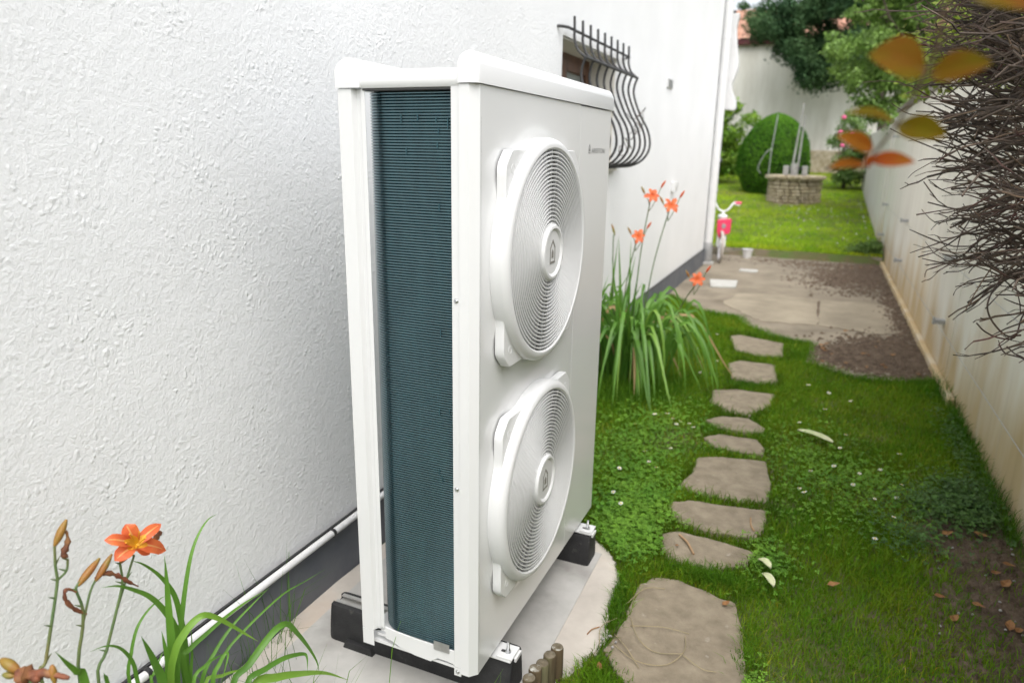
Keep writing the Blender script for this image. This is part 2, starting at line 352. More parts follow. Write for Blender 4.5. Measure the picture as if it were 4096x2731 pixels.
class MB:
    """collects world-space geometry; build() makes ONE mesh object of it"""
    def __init__(s):
        s.v = []; s.f = []
    def add(s, verts, faces):
        o = len(s.v)
        s.v += [tuple(p) for p in verts]
        s.f += [tuple(i + o for i in f) for f in faces]
        return s
    def box(s, x0, x1, y0, y1, z0, z1):
        return s.add([(x0, y0, z0), (x1, y0, z0), (x1, y1, z0), (x0, y1, z0), (x0, y0, z1), (x1, y0, z1), (x1, y1, z1), (x0, y1, z1)],
                     [(0, 3, 2, 1), (4, 5, 6, 7), (0, 1, 5, 4), (1, 2, 6, 5), (2, 3, 7, 6), (3, 0, 4, 7)])
    def prism(s, poly, a0, a1, axis='z'):
        n = len(poly)
        def P(p, a):
            if axis == 'z': return (p[0], p[1], a)
            if axis == 'y': return (p[0], a, p[1])
            return (a, p[0], p[1])
        return s.add([P(p, a0) for p in poly] + [P(p, a1) for p in poly],
                     [tuple(range(n))[::-1], tuple(range(n, 2 * n))] + [(i, (i + 1) % n, n + (i + 1) % n, n + i) for i in range(n)])
    def tube(s, pts, rad, n=8, caps=True):
        pts = [Vector(p) for p in pts]
        if not isinstance(rad, (list, tuple)): rad = [rad] * len(pts)
        ref = None; vs = []; fs = []
        for i, p in enumerate(pts):
            t = (pts[min(i + 1, len(pts) - 1)] - pts[max(i - 1, 0)]).normalized()
            if ref is None:
                ref = t.orthogonal().normalized()
            ref = (ref - t * ref.dot(t))
            ref = ref.normalized() if ref.length > 1e-6 else t.orthogonal().normalized()
            b = t.cross(ref)
            for k in range(n):
                a = 2 * math.pi * k / n
                vs.append(p + (ref * math.cos(a) + b * math.sin(a)) * rad[i])
        for i in range(len(pts) - 1):
            for k in range(n):
                fs.append((i * n + k, i * n + (k + 1) % n, (i + 1) * n + (k + 1) % n, (i + 1) * n + k))
        if caps:
            fs.append(tuple(range(n))[::-1]); fs.append(tuple(range((len(pts) - 1) * n, len(pts) * n)))
        return s.add(vs, fs)
    def lathe(s, prof, center, axis='z', n=48, close=False):
        """prof: (radius, along-axis) pairs; center: world"""
        vs = []; fs = []
        c = Vector(center)
        for rr, h in prof:
            for k in range(n):
                a = 2 * math.pi * k / n
                if axis == 'x': vs.append((c.x + h, c.y + rr * math.cos(a), c.z + rr * math.sin(a)))
                elif axis == 'y': vs.append((c.x + rr * math.sin(a), c.y + h, c.z + rr * math.cos(a)))
                else: vs.append((c.x + rr * math.cos(a), c.y + rr * math.sin(a), c.z + h))
        m = len(prof)
        for i in range(m if close else m - 1):
            j = (i + 1) % m
            for k in range(n):
                k2 = (k + 1) % n
                fs.append((i * n + k, i * n + k2, j * n + k2, j * n + k))
        return s.add(vs, fs)
    def disc(s, center, rr, axis='x', n=48):
        c = Vector(center); vs = []
        for k in range(n):
            a = 2 * math.pi * k / n
            if axis == 'x': vs.append((c.x, c.y + rr * math.cos(a), c.z + rr * math.sin(a)))
            else: vs.append((c.x + rr * math.cos(a), c.y + rr * math.sin(a), c.z))
        return s.add(vs, [tuple(range(n))])
    def ribbon(s, pts, widths, up=(0, 0, 1), keel=0.25):
        """strap with a V keel"""
        pts = [Vector(p) for p in pts]; vs = []; fs = []
        up = Vector(up)
        for i, p in enumerate(pts):
            t = (pts[min(i + 1, len(pts) - 1)] - pts[max(i - 1, 0)]).normalized()
            sd_ = t.cross(up)
            if sd_.length < 0.05: sd_ = t.cross(Vector((0.3, -0.9, 0.2)))
            sd_.normalize()
            nn = sd_.cross(t).normalized()
            w = widths[i] * 0.5
            vs += [p - sd_ * w + nn * w * keel, p - nn * w * keel * 0.4, p + sd_ * w + nn * w * keel]
        for i in range(len(pts) - 1):
            a = i * 3
            fs += [(a, a + 1, a + 4, a + 3), (a + 1, a + 2, a + 5, a + 4)]
        return s.add(vs, fs)
    def build(s, name, material, parent=None, smooth=False, bevel=0.0, seg=2, angle=40, origin=None, fix=True):
        v = np.array(s.v, dtype=float)
        c = (v.min(0) + v.max(0)) / 2
        if origin is not None: c = np.array(origin, dtype=float)
        me = bpy.data.meshes.new(name)
        me.from_pydata([tuple(p) for p in (v - c)], [], s.f)
        if fix:
            bm = bmesh.new(); bm.from_mesh(me)
            bmesh.ops.recalc_face_normals(bm, faces=bm.faces)
            bm.to_mesh(me); bm.free()
        me.materials.append(material)
        shade(me, smooth, angle)
        o = bpy.data.objects.new(name, me)
        link(o, parent, c)
        if bevel > 0:
            b = o.modifiers.new('bevel', 'BEVEL')
            b.width = bevel; b.segments = seg; b.limit_method = 'ANGLE'; b.angle_limit = R(35)
            if not smooth:
                me.polygons.foreach_set('use_smooth', [True] * len(me.polygons))
                b.harden_normals = True
        return o

def piece(name, me, parent, wloc, rot=(0, 0, 0), scale=(1, 1, 1)):
    """one more object on shared mesh data"""
    o = bpy.data.objects.new(name, me)
    link(o, parent, wloc)
    o.rotation_euler = rot
    o.scale = scale
    return o

def spline(pts, k=4):
    """Catmull-Rom through pts"""
    P = [Vector(p) for p in pts]
    P = [P[0] * 2 - P[1]] + P + [P[-1] * 2 - P[-2]]
    out = []
    for i in range(1, len(P) - 2):
        for j in range(k):
            t = j / k
            a, b, c, d = P[i - 1], P[i], P[i + 1], P[i + 2]
            out.append(0.5 * ((2 * b) + (c - a) * t + (2 * a - 5 * b + 4 * c - d) * t * t + (3 * b - a - 3 * c + d) * t ** 3))
    out.append(P[-2])
    return out

def raw_mesh(name, verts, faces_flat, nper, material, tint=None, parent=None, kind=None, smooth=False, wloc=None):
    """fast path for foliage: all faces have nper corners; tint: one grey/colour value per face"""
    nv = len(verts); nf = len(faces_flat) // nper
    c = verts.mean(0) if wloc is None else np.array(wloc, dtype=float)
    me = bpy.data.meshes.new(name)
    me.vertices.add(nv)
    me.vertices.foreach_set('co', (verts - c).astype(np.float32).ravel())
    me.loops.add(nf * nper)
    me.loops.foreach_set('vertex_index', faces_flat.astype(np.int32))
    me.polygons.add(nf)
    me.polygons.foreach_set('loop_start', np.arange(0, nf * nper, nper, dtype=np.int32))
    if tint is not None:
        at = me.attributes.new('tint', 'FLOAT_COLOR', 'FACE')
        t = np.ones((nf, 4), dtype=np.float32)
        t[:, :3] = tint if tint.ndim == 2 else tint[:, None]
        at.data.foreach_set('color', t.ravel())
    me.update(calc_edges=True)
    me.materials.append(material)
    if smooth: me.polygons.foreach_set('use_smooth', [True] * nf)
    o = bpy.data.objects.new(name, me)
    link(o, parent, c)
    if kind: o['kind'] = kind
    return o

def unit(a):
    return a / np.maximum(np.linalg.norm(a, axis=1, keepdims=True), 1e-9)

def leaf_cloud(name, pos, nrm, size, material, parent=None, kind=None, aspect=0.5, tint=None, rng=RNG):
    """one bent diamond leaf (two quads folded on the midrib would be heavier; here: 1 kite quad) per position"""
    n = len(pos)
    nrm = unit(nrm + 1e-6)
    rnd = unit(rng.normal(size=(n, 3)))
    d = unit(np.cross(nrm, rnd))
    sdv = np.cross(nrm, d)
    size = np.broadcast_to(np.asarray(size, dtype=float), (n,))[:, None]
    a = pos - d * size * 0.5
    c = pos + d * size * 0.5
    b = pos - d * size * 0.08 + sdv * size * aspect * 0.5 + nrm * size * 0.08
    e = pos - d * size * 0.08 - sdv * size * aspect * 0.5 + nrm * size * 0.08
    verts = np.stack([a, b, c, e], 1).reshape(-1, 3)
    faces = np.arange(n * 4)
    if tint is None: tint = rng.uniform(0.7, 1.25, n)
    return raw_mesh(name, verts, faces, 4, material, tint, parent, kind)

def in_poly(x, y, poly):
    inside = np.zeros(x.shape, dtype=bool)
    j = len(poly) - 1
    for i in range(len(poly)):
        xi, yi = poly[i]; xj, yj = poly[j]
        cond = ((yi > y) != (yj > y)) & (x < (xj - xi) * (y - yi) / ((yj - yi) if yj != yi else 1e-9) + xi)
        inside ^= cond
        j = i
    return inside

def blades(name, x, y, z, h, w, lean, material, tint, kind='stuff', parent=None, rng=RNG):
    """grass: each blade a quad + triangle strip stored as two quads (tip collapsed)"""
    n = len(x)
    az = rng.uniform(0, 2 * np.pi, n)
    la = rng.uniform(0, 2 * np.pi, n)
    sx, sy = np.cos(az) * w * 0.5, np.sin(az) * w * 0.5
    lx, ly = np.cos(la) * lean * h, np.sin(la) * lean * h
    base = np.stack([x, y, z], 1)
    S = np.stack([sx, sy, np.zeros(n)], 1)
    mid = base + np.stack([lx * 0.35, ly * 0.35, h * 0.6], 1)
    tip = base + np.stack([lx, ly, h * (1 - 0.35 * lean)], 1)
    verts = np.stack([base - S, base + S, mid + S * 0.75, mid - S * 0.75, tip + S * 0.08, tip - S * 0.08], 1).reshape(-1, 3)
    o = (np.arange(n) * 6)[:, None]
    faces = np.concatenate([o + np.array([0, 1, 2, 3]), o + np.array([3, 2, 4, 5])], 1).reshape(-1)
    return raw_mesh(name, verts, faces, 4, material, np.repeat(tint, 2, axis=0), parent, kind)


# ================================================================ THE SETTING
STONES = [
 [(0.596, 0.594), (0.589, 0.785), (0.627, 0.86), (0.714, 0.886), (0.84, 0.848), (0.915, 0.83), (0.948, 0.71), (0.974, 0.548), (0.988, 0.368), (0.874, 0.282), (0.678, 0.297), (0.57, 0.424)],
 [(0.584, 1.164), (0.652, 1.215), (0.79, 1.208), (0.954, 1.184), (0.926, 1.075), (0.818, 1.003), (0.697, 0.977), (0.622, 1.027)],
 [(0.574, 1.435), (0.639, 1.488), (0.837, 1.518), (0.963, 1.536), (0.963, 1.38), (0.938, 1.285), (0.782, 1.258), (0.64, 1.284), (0.577, 1.373)],
 [(0.598, 1.965), (0.716, 2.033), (0.919, 2.074), (0.961, 1.824), (0.962, 1.62), (0.83, 1.578), (0.663, 1.566), (0.568, 1.613), (0.608, 1.78)],
 [(0.588, 2.233), (0.655, 2.319), (0.856, 2.331), (0.901, 2.228), (0.898, 2.138), (0.747, 2.124), (0.658, 2.141)],
 [(0.559, 2.497), (0.642, 2.597), (0.783, 2.628), (0.88, 2.51), (0.871, 2.424), (0.736, 2.405), (0.619, 2.417)],
 [(0.514, 3.059), (0.653, 3.146), (0.891, 3.153), (0.881, 2.929), (0.779, 2.679), (0.643, 2.69), (0.543, 2.805)],
 [(0.535, 3.706), (0.607, 3.828), (0.848, 3.829), (0.895, 3.394), (0.772, 3.313), (0.599, 3.369)],
 [(0.444, 4.528), (0.523, 4.601), (0.873, 4.474), (0.888, 4.071), (0.715, 3.983), (0.545, 4.095)],
]
SLAB = [(-0.378, 6.05), (-0.214, 5.827), (0.039, 5.43), (0.408, 5.335), (0.496, 5.06), (0.794, 4.69), (0.90, 4.60), (1.065, 4.592), (1.048, 4.02), (1.374, 3.773), (1.734, 3.828), (1.888, 3.95),
        (1.888, 9.62), (1.2, 9.72), (0.3, 9.66), (-0.6, 9.6), (-3.0, 9.6), (-3.0, 8.62), (-0.378, 8.62)]
PAD = [(-0.376, -0.62), (0.16, -0.55), (0.36, -0.2), (0.42, 0.12), (0.505, 0.294), (0.56, 0.468), (0.53, 0.619), (0.515, 0.801), (0.478, 0.904), (0.405, 0.984), (0.348, 1.02), (0.1, 1.12), (-0.376, 1.15)]

def lawn_z(y):
    y = np.asarray(y, dtype=float)
    return np.where(y < 9.66, -0.012, np.where(y < 24, 0.10 + 0.062 * (np.clip(y, 9.66, 24) - 9.66) + 0.0022 * (np.clip(y, 9.66, 24) - 9.66) ** 2 * 0.4, 1.17))

def rough_poly(poly, k=5, amp=0.008, seed=1):
    r_ = random.Random(seed); out = []
    for i in range(len(poly)):
        a, b = Vector(poly[i]), Vector(poly[(i + 1) % len(poly)])
        nrm = Vector((-(b - a).y, (b - a).x)); nrm = nrm.normalized() if nrm.length > 0 else nrm
        for j in range(k):
            p = a.lerp(b, j / k)
            out.append(tuple(p + nrm * (r_.uniform(-amp, amp) if j else 0)))
    return out

# ground: one sheet out to the horizon, a step up where the back lawn begins
xs = np.concatenate([[-250, -60, -20, -8], np.linspace(-4, 4, 41), [8, 20, 60, 250]])
ys = np.concatenate([[-250, -60, -15, -5], np.linspace(-3, 9.5, 52), [9.64, 9.68], np.linspace(9.9, 24, 40), [30, 60, 120, 400]])
gx, gy = np.meshgrid(xs, ys)
gz = lawn_z(gy) + np.where((np.abs(gx) < 5) & (gy > -3) & (gy < 23), RNG.normal(0, 0.004, gx.shape), 0)
gv = np.stack([gx, gy, gz], -1).reshape(-1, 3)
nx_ = len(xs)
gf = [(j * nx_ + i, j * nx_ + i + 1, (j + 1) * nx_ + i + 1, (j + 1) * nx_ + i) for j in range(len(ys) - 1) for i in range(nx_ - 1)]
ground = MB().add(gv, gf).build('ground', MT['ground'], smooth=True, angle=80, origin=(0, 0, 0))
tag(ground, kind='structure')

def slab_mesh(poly, z0, z1, inset=0.0):
    """top polygon at z1, outer skirt at z0 pushed out by inset"""
    n = len(poly)
    c = Vector((sum(p[0] for p in poly) / n, sum(p[1] for p in poly) / n))
    low = []
    for p in poly:
        d = (Vector(p) - c); d = d.normalized() * inset
        low.append((p[0] + d.x, p[1] + d.y))
    mb = MB()
    mb.add([(p[0], p[1], z1) for p in poly] + [(p[0], p[1], z0) for p in low], [tuple(range(n))] + [(i, n + i, n + (i + 1) % n, (i + 1) % n) for i in range(n)])
    return mb

slab = slab_mesh(rough_poly(SLAB, 3, 0.012, 3), -0.06, 0.0).build('patio', MT['patio'])
tag(slab, kind='structure')
# paler repair bay of the patio with the open joint beside it
bay = slab_mesh(rough_poly([(1.118, 5.30), (1.60, 5.20), (1.80, 5.32), (1.80, 6.55), (1.5, 6.62), (1.128, 6.50)], 6, 0.02, 8), -0.05, 0.005).build('patio_bay', MT['patio_pale'])
tag(bay, kind='structure')
bay2 = slab_mesh(rough_poly([(0.50, 5.42), (0.66, 5.22), (1.098, 5.30), (1.105, 6.50), (0.75, 6.62), (0.30, 6.5), (0.22, 5.9)], 6, 0.03, 9), -0.05, 0.005).build('patio_bay', MT['patio_pale'])
tag(bay2, kind='structure')
joint = MB().box(1.100, 1.122, 5.36, 6.48, -0.02, 0.0025).build('patio_joint', MT['soil'])
tag(joint, kind='structure')
# dirt and leaf mould strewn on the patio: loose crumbs, thick in the middle and thinning out
def crumbs(blobs, n, seed, area=None, z=0.004):
    r_ = np.random.default_rng(seed); X = []; Y = []
    for cx, cy, sx, sy, f in blobs:
        m = int(n * f); X.append(r_.normal(cx, sx, m)); Y.append(r_.normal(cy, sy, m))
    X = np.concatenate(X); Y = np.concatenate(Y)
    ok = in_poly(X, Y, area or SLAB) & (X < 1.86); X, Y = X[ok], Y[ok]; m = len(X)
    S = r_.uniform(0.006, 0.022, m) * np.where(r_.random(m) < 0.06, 1.8, 1.0)
    P = np.stack([X, Y, np.full(m, z) + S * 0.15], 1)
    az = r_.uniform(0, 6.28, m)
    V = []
    for k in range(4):
        a_ = az + k * 1.571 + r_.normal(0, 0.25, m)
        V.append(P + np.stack([np.cos(a_) * S, np.sin(a_) * S * r_.uniform(0.5, 1.1, m), -S * 0.2], 1))
    top = P + np.stack([r_.normal(0, 0.2, m) * S, r_.normal(0, 0.2, m) * S, S * r_.uniform(0.35, 0.8, m)], 1)
    verts = np.stack(V + [top], 1).reshape(-1, 3)
    o_ = (np.arange(m) * 5)[:, None]
    faces = np.concatenate([o_ + np.array(q_) for q_ in ((0, 1, 4), (1, 2, 4), (2, 3, 4), (3, 0, 4))], 1).reshape(-1)
    return raw_mesh('dirt', verts, faces, 3, MT['soil'], None, None, 'stuff')
o = crumbs([(1.62, 4.45, 0.17, 0.28, 0.42), (1.35, 4.25, 0.16, 0.16, 0.08), (1.45, 8.2, 0.26, 0.55, 0.26), (1.72, 8.9, 0.12, 0.5, 0.10), (1.80, 6.2, 0.05, 1.2, 0.10), (0.9, 9.2, 0.5, 0.2, 0.04)], 9500, 4)
tag(o, 'dark dirt and leaf mould strewn over the patio along the garden wall', 'dirt')
o = crumbs([(1.72, 1.35, 0.13, 0.32, 0.6), (1.66, 0.95, 0.13, 0.2, 0.4)], 5200, 6, [(1.38, 0.6), (1.9, 0.6), (1.9, 1.95), (1.62, 1.95), (1.5, 1.4)], -0.013)
tag(o, 'crumbly bare soil under the hedge at the foot of the garden wall', 'soil')

pad = slab_mesh(rough_poly(PAD, 6, 0.010, 5), -0.05, 0.0, 0.035).build('concrete_pad', MT['pad'])
tag(pad, kind='structure')
padc = slab_mesh([(-0.30, -0.32), (0.30, -0.34), (0.425, 0.30), (0.415, 0.93), (-0.31, 0.96)], -0.02, 0.0035, 0.006).build('concrete_pad_screed', MT['pad_grey'])
tag(padc, kind='structure')

kerb = MB()
kp = [(-3.0, 9.63), (-0.6, 9.63), (0.3, 9.69), (1.2, 9.75), (1.888, 9.66)]
for a, b in zip(kp[:-1], kp[1:]):
    kerb.add([(a[0], a[1], -0.03), (b[0], b[1], -0.03), (b[0], b[1] + 0.09, -0.03), (a[0], a[1] + 0.09, -0.03), (a[0], a[1], 0.095), (b[0], b[1], 0.095), (b[0], b[1] + 0.09, 0.10), (a[0], a[1] + 0.09, 0.10)],
             [(0, 1, 5, 4), (4, 5, 6, 7), (2, 3, 7, 6), (0, 4, 7, 3), (1, 2, 6, 5)])
tag(kerb.build('kerb', MT['kerb']), kind='structure')

ordn = ['second', 'third', 'fourth', 'fifth', 'sixth', 'seventh', 'eighth']
for i, st in enumerate(STONES):
    if i == 0: lab = 'largest irregular stepping stone, lying beside the cement pad with straw on it'
    elif i == len(STONES) - 1: lab = 'last stepping stone of the row, touching the patio'
    else: lab = '%s stepping stone from the cement pad in the grass path' % ordn[i - 1]
    o = slab_mesh(rough_poly(st, 4, 0.006, 20 + i), -0.05, 0.005 + 0.003 * (i % 3), 0.006).build('stepping_stone', MT['stone_slab'], bevel=0.006)
    tag(o, lab, 'stepping stone', 'stepping stones of the path')

# ---------------------------------------------------------------- the white house
WX = -0.405           # outer face of the rendered wall
WY0, WY1, WZ0, WZ1 = 2.57, 3.70, 1.36, 2.09
HY1 = 8.57
house = empty('house', (-4.0, 3.0, 0.0), 'white rendered house with dark grey plinth and one small barred window', 'house')
wall = MB()
wall.box(WX - 0.32, WX, -4.0, WY0, 0.19, 5.4).box(WX - 0.32, WX, WY1, HY1, 0.19, 5.4)
wall.box(WX - 0.32, WX, WY0, WY1, 0.19, WZ0).box(WX - 0.32, WX, WY0, WY1, WZ1, 5.4)
wall_o = wall.build('wall', MT['stucco'], house)
MB().box(-7.6, WX - 0.32, HY1 - 0.3, HY1, 0.19, 5.4).build('end_wall', MT['stucco'], house)
MB().box(-7.6, WX - 0.32, -4.0, -3.7, 0.19, 5.4).build('end_wall', MT['stucco'], house)
MB().box(-7.9, -7.6, -4.0, HY1, 0.19, 5.4).build('wall', MT['stucco'], house)
MB().prism([(WX - 0.30, -0.1), (-0.379, -0.1), (-0.381, 0.196), (WX - 0.30, 0.20)], -4.0, HY1 + 0.02, 'y').build('plinth', MT['plinth'], house)
roof = MB()
roof.prism([(-8.1, 5.4), (WX + 0.12, 5.4), (WX + 0.12, 5.5), (-4.2, 7.0), (-8.1, 5.5)], -4.2, HY1 + 0.15, 'y')
roof.build('roof', MT['tile'], house)
# recessed window
win = MB()
fx0, fx1 = -0.655, -0.605
win.box(fx0, fx1, WY0, WY0 + 0.06, WZ0, WZ1).box(fx0, fx1, WY1 - 0.06, WY1, WZ0, WZ1)
win.box(fx0, fx1, WY0 + 0.06, WY1 - 0.06, WZ1 - 0.06, WZ1).box(fx0, fx1, WY0 + 0.06, WY1 - 0.06, WZ0, WZ0 + 0.07)
win_o = win.build('window', MT['brown_wood'], house, bevel=0.004)
ym = (WY0 + WY1) / 2
for a, b in ((WY0 + 0.06, ym), (ym, WY1 - 0.06)):
    fr = MB()
    fr.box(fx0 + 0.01, fx1 + 0.012, a, a + 0.055, WZ0 + 0.07, WZ1 - 0.06).box(fx0 + 0.01, fx1 + 0.012, b - 0.055, b, WZ0 + 0.07, WZ1 - 0.06)
    fr.box(fx0 + 0.01, fx1 + 0.012, a + 0.055, b - 0.055, WZ1 - 0.115, WZ1 - 0.06).box(fx0 + 0.01, fx1 + 0.012, a + 0.055, b - 0.055, WZ0 + 0.07, WZ0 + 0.125)
    fr.build('sash', MT['brown_wood'], win_o, bevel=0.003)
    MB().box(fx0 + 0.02, fx0 + 0.026, a + 0.05, b - 0.05, WZ0 + 0.12, WZ1 - 0.11).build('pane', MT['glass'], win_o)
rv = MB()   # plastered reveal liner: soffit, two jambs
e = 0.004
rv.box(fx1, WX - 0.012, WY0 + e, WY1 - e, WZ1 - 0.012, WZ1 - e).box(fx1, WX - 0.012, WY0 + e, WY0 + 0.012, WZ0, WZ1 - 0.012).box(fx1, WX - 0.012, WY1 - 0.012, WY1 - e, WZ0, WZ1 - 0.012)
rv.build('reveal', MT['reveal'], win_o)
MB().prism([(fx1, WZ0 + 0.004), (fx1, WZ0 + 0.035), (WX + 0.03, WZ0 + 0.018), (WX + 0.03, WZ0 - 0.02), (WX + 0.004, WZ0 - 0.02), (WX + 0.004, WZ0 + 0.004)], WY0 - 0.03, WY1 + 0.03, 'y').build('sill', MT['reveal'], win_o, bevel=0.003)
# small square air vent on the wall
vent = MB().box(WX, WX + 0.012, 5.36, 5.60, 2.045, 2.13)
vo = vent.build('air_vent', MT['pvc'], house, bevel=0.003)
for k in range(5):
    MB().box(WX + 0.012, WX + 0.017, 5.38, 5.58, 2.055 + k * 0.014, 2.061 + k * 0.014).build('slat', MT['zinc'], vo)
tap = empty('outdoor_socket', (WX, 5.98, 1.13), 'small white outdoor socket box on the house wall above the lilies', 'socket')
MB().box(WX, WX + 0.045, 5.93, 6.03, 1.09, 1.19).build('box', MT['pvc'], tap, bevel=0.008)
MB().box(WX + 0.045, WX + 0.055, 5.94, 6.02, 1.13, 1.185).build('flap', MT['pvc'], tap, bevel=0.003)

# ---------------------------------------------------------------- window grille (wrought iron, bulging)
grille = empty('window_grille', (-0.35, 3.2, 1.37), 'black wrought iron window grille with nine bulging bars', 'window grille')
prof = [(-0.353, 2.185), (-0.350, 2.119), (-0.348, 2.068), (-0.326, 2.012), (-0.279, 1.973)]
prof2 = [(-0.279, 1.973), (-0.295, 1.929), (-0.300, 1.874), (-0.279, 1.804), (-0.236, 1.712), (-0.185, 1.627), (-0.160, 1.535), (-0.174, 1.463), (-0.223, 1.405), (-0.300, 1.372), (-0.37, 1.366)]
for k in range(9):
    yb = 2.605 + k * (3.789 - 2.605) / 8
    for pr in (prof, prof2):
        mb = MB().tube(spline([(x, yb, z) for x, z in pr], 4), 0.0078, 8)
        mb.build('bar', MT['iron'], grille, smooth=True)
MB().tube(spline([(-0.43, 2.47, 2.119), (-0.39, 2.485, 2.119), (-0.366, 2.53, 2.119), (-0.362, 2.60, 2.119), (-0.361, 3.2, 2.119), (-0.361, 3.79, 2.119), (-0.365, 3.84, 2.119), (-0.39, 3.885, 2.119), (-0.43, 3.90, 2.119)], 3), 0.008, 8).build('rail', MT['iron'], grille, smooth=True)
MB().tube([(-0.279, 2.60, 1.973), (-0.279, 3.795, 1.973)], 0.0085, 8).build('rail', MT['iron'], grille, smooth=True)
MB().tube([(-0.43, 2.50, 1.366), (-0.37, 2.52, 1.366), (-0.37, 3.87, 1.366), (-0.43, 3.89, 1.366)], 0.008, 8).build('rail', MT['iron'], grille, smooth=True)
# dried vine still wound through the bars
vr = random.Random(3)
vp = []
for k in range(22):
    t = k / 21
    yb = 3.79 - 0.62 * t
    zb = 1.74 - 0.30 * t + 0.05 * math.sin(k * 1.7)
    xb = -0.20 + 0.03 * math.sin(k * 2.3) - 0.05 * abs(t - 0.5)
    vp.append((xb, yb, zb))
vine = MB().tube(spline(vp, 2), 0.0025, 5)
vine.tube(spline([(-0.22, 3.80, 1.70), (-0.20, 3.65, 1.73), (-0.22, 3.50, 1.68), (-0.24, 3.40, 1.72)], 4), 0.0022, 5)
tag(vine.build('dry_vine', MT['twig'], smooth=True), 'thin dried vine tendril wound through the window grille bars', 'vine')

# ---------------------------------------------------------------- conduit along the plinth
con = empty('conduit_pipe', (-0.36, 0.3, 0.2), 'white plastic conduit pipe clipped along the top of the plinth', 'pipe')
MB().tube([(-0.3665, -3.9, 0.207), (-0.3665, 2.3, 0.207)], 0.0115, 20).build('pipe', MT['pvc'], con, smooth=True)
for yc in (-1.1, -0.38, 0.345, 1.07, 1.8):
    cl = MB().lathe([(0.0128, -0.006), (0.0145, -0.006), (0.0145, 0.006), (0.0128, 0.006)], (-0.3665, yc, 0.207), 'y', 20)
    cl.box(-0.383, -0.376, yc - 0.006, yc + 0.006, 0.196, 0.218)
    cl.build('clip', MT['clip'], con)
sl = MB().prism([(-0.3955, 0.1965), (-0.3835, 0.1965), (-0.3835, 0.213), (-0.3955, 0.210)], -3.9, HY1 - 0.1, 'y')
so = sl.build('plinth_line', MT['clip'], house)  # thin black strip drawn as the dark line above the conduit

# ---------------------------------------------------------------- downpipe on the far corner, scalloped bracket beyond
dp = empty('downpipe', (-0.33, 8.52, 0.0), 'white downpipe with grey metal boot on the far corner of the house', 'downpipe')
MB().tube([(-0.345, 8.52, 0.30), (-0.345, 8.52, 5.3)], 0.052, 20).build('pipe', MT['pvc'], dp, smooth=True)
MB().lathe([(0.058, 0.03), (0.062, 0.04), (0.062, 0.27), (0.056, 0.30), (0.05, 0.30)], (-0.345, 8.52, 0.0), 'z', 20).build('boot', MT['zinc'], dp, smooth=True)
MB().box(-0.42, -0.26, 8.44, 8.60, 0.0, 0.03).build('foot', MT['pad_grey'], dp, bevel=0.006)
for zz in (1.0, 2.9, 4.6):
    MB().lathe([(0.053, -0.015), (0.057, -0.015), (0.057, 0.015), (0.053, 0.015)], (-0.345, 8.52, zz), 'z', 20).build('collar', MT['pvc'], dp, smooth=True)
brk = MB()
bprof = [(-0.42, 3.20), (-0.23, 3.20), (-0.255, 3.05), (-0.235, 2.86), (-0.205, 2.70), (-0.185, 2.60), (-0.19, 2.52), (-0.215, 2.44), (-0.238, 2.38), (-0.245, 2.33), (-0.24, 2.27), (-0.205, 2.20), (-0.178, 2.14), (-0.17, 2.05), (-0.19, 2.02), (-0.27, 2.03), (-0.42, 2.04)]
brk.prism(bprof, HY1 + 0.06, HY1 + 0.18, 'y')
bo = brk.build('scalloped_bracket', MT['pvc'], house, bevel=0.012, seg=2)

# ---------------------------------------------------------------- concrete garden wall on the right, with training wires
gw = empty('garden_wall', (2.0, 3.5, 0.0), 'long pale concrete garden wall with ochre stains and training wires', 'wall')
GX = 1.91
panels = [(-3.2, 0.2), (0.2, 3.9), (3.9, 7.55), (7.55, 11.0)]
for i, (a, b) in enumerate(panels):
    dx = (0.0, 0.004, 0.0, 0.005)[i]
    MB().box(GX + dx, GX + 0.2, a + 0.003, b - 0.003, -0.1, 2.10).build('wall_panel', MT['gwall'], gw, bevel=0.006)
    MB().box(GX - 0.035, GX + 0.235, a + 0.004, b - 0.004, 2.10, 2.165).build('coping', MT['coping'], gw, bevel=0.012)
MB().box(GX - 0.012, GX + 0.21, 11.0, 11.35, -0.1, 2.05).build('pier', MT['gwall_far'], gw, bevel=0.01)
MB().box(GX - 0.03, GX + 0.2, 11.353, 18.6, 0.0, 1.98).build('wall_panel', MT['gwall_far'], gw, bevel=0.01)
ft = MB().box(GX - 0.045, GX - 0.001, 3.4, 11.0, -0.06, 0.05)
ft.build('footing', MT['gwall'], gw, bevel=0.01)
for zz in (0.352, 0.79, 1.75):
    MB().tube([(GX - 0.055, -3.0, zz), (GX - 0.055, 10.9, zz)], 0.0022, 6).build('wire', MT['galva'], gw)
    for yc in (0.9, 4.25, 7.5, 10.4):
        c = MB().box(GX - 0.062, GX + 0.004, yc - 0.035, yc + 0.035, zz - 0.012, zz + 0.018)
        c.box(GX - 0.075, GX - 0.062, yc - 0.02, yc + 0.02, zz - 0.02, zz + 0.03)
        c.build('wire_clip', MT['zinc'], gw, bevel=0.003)

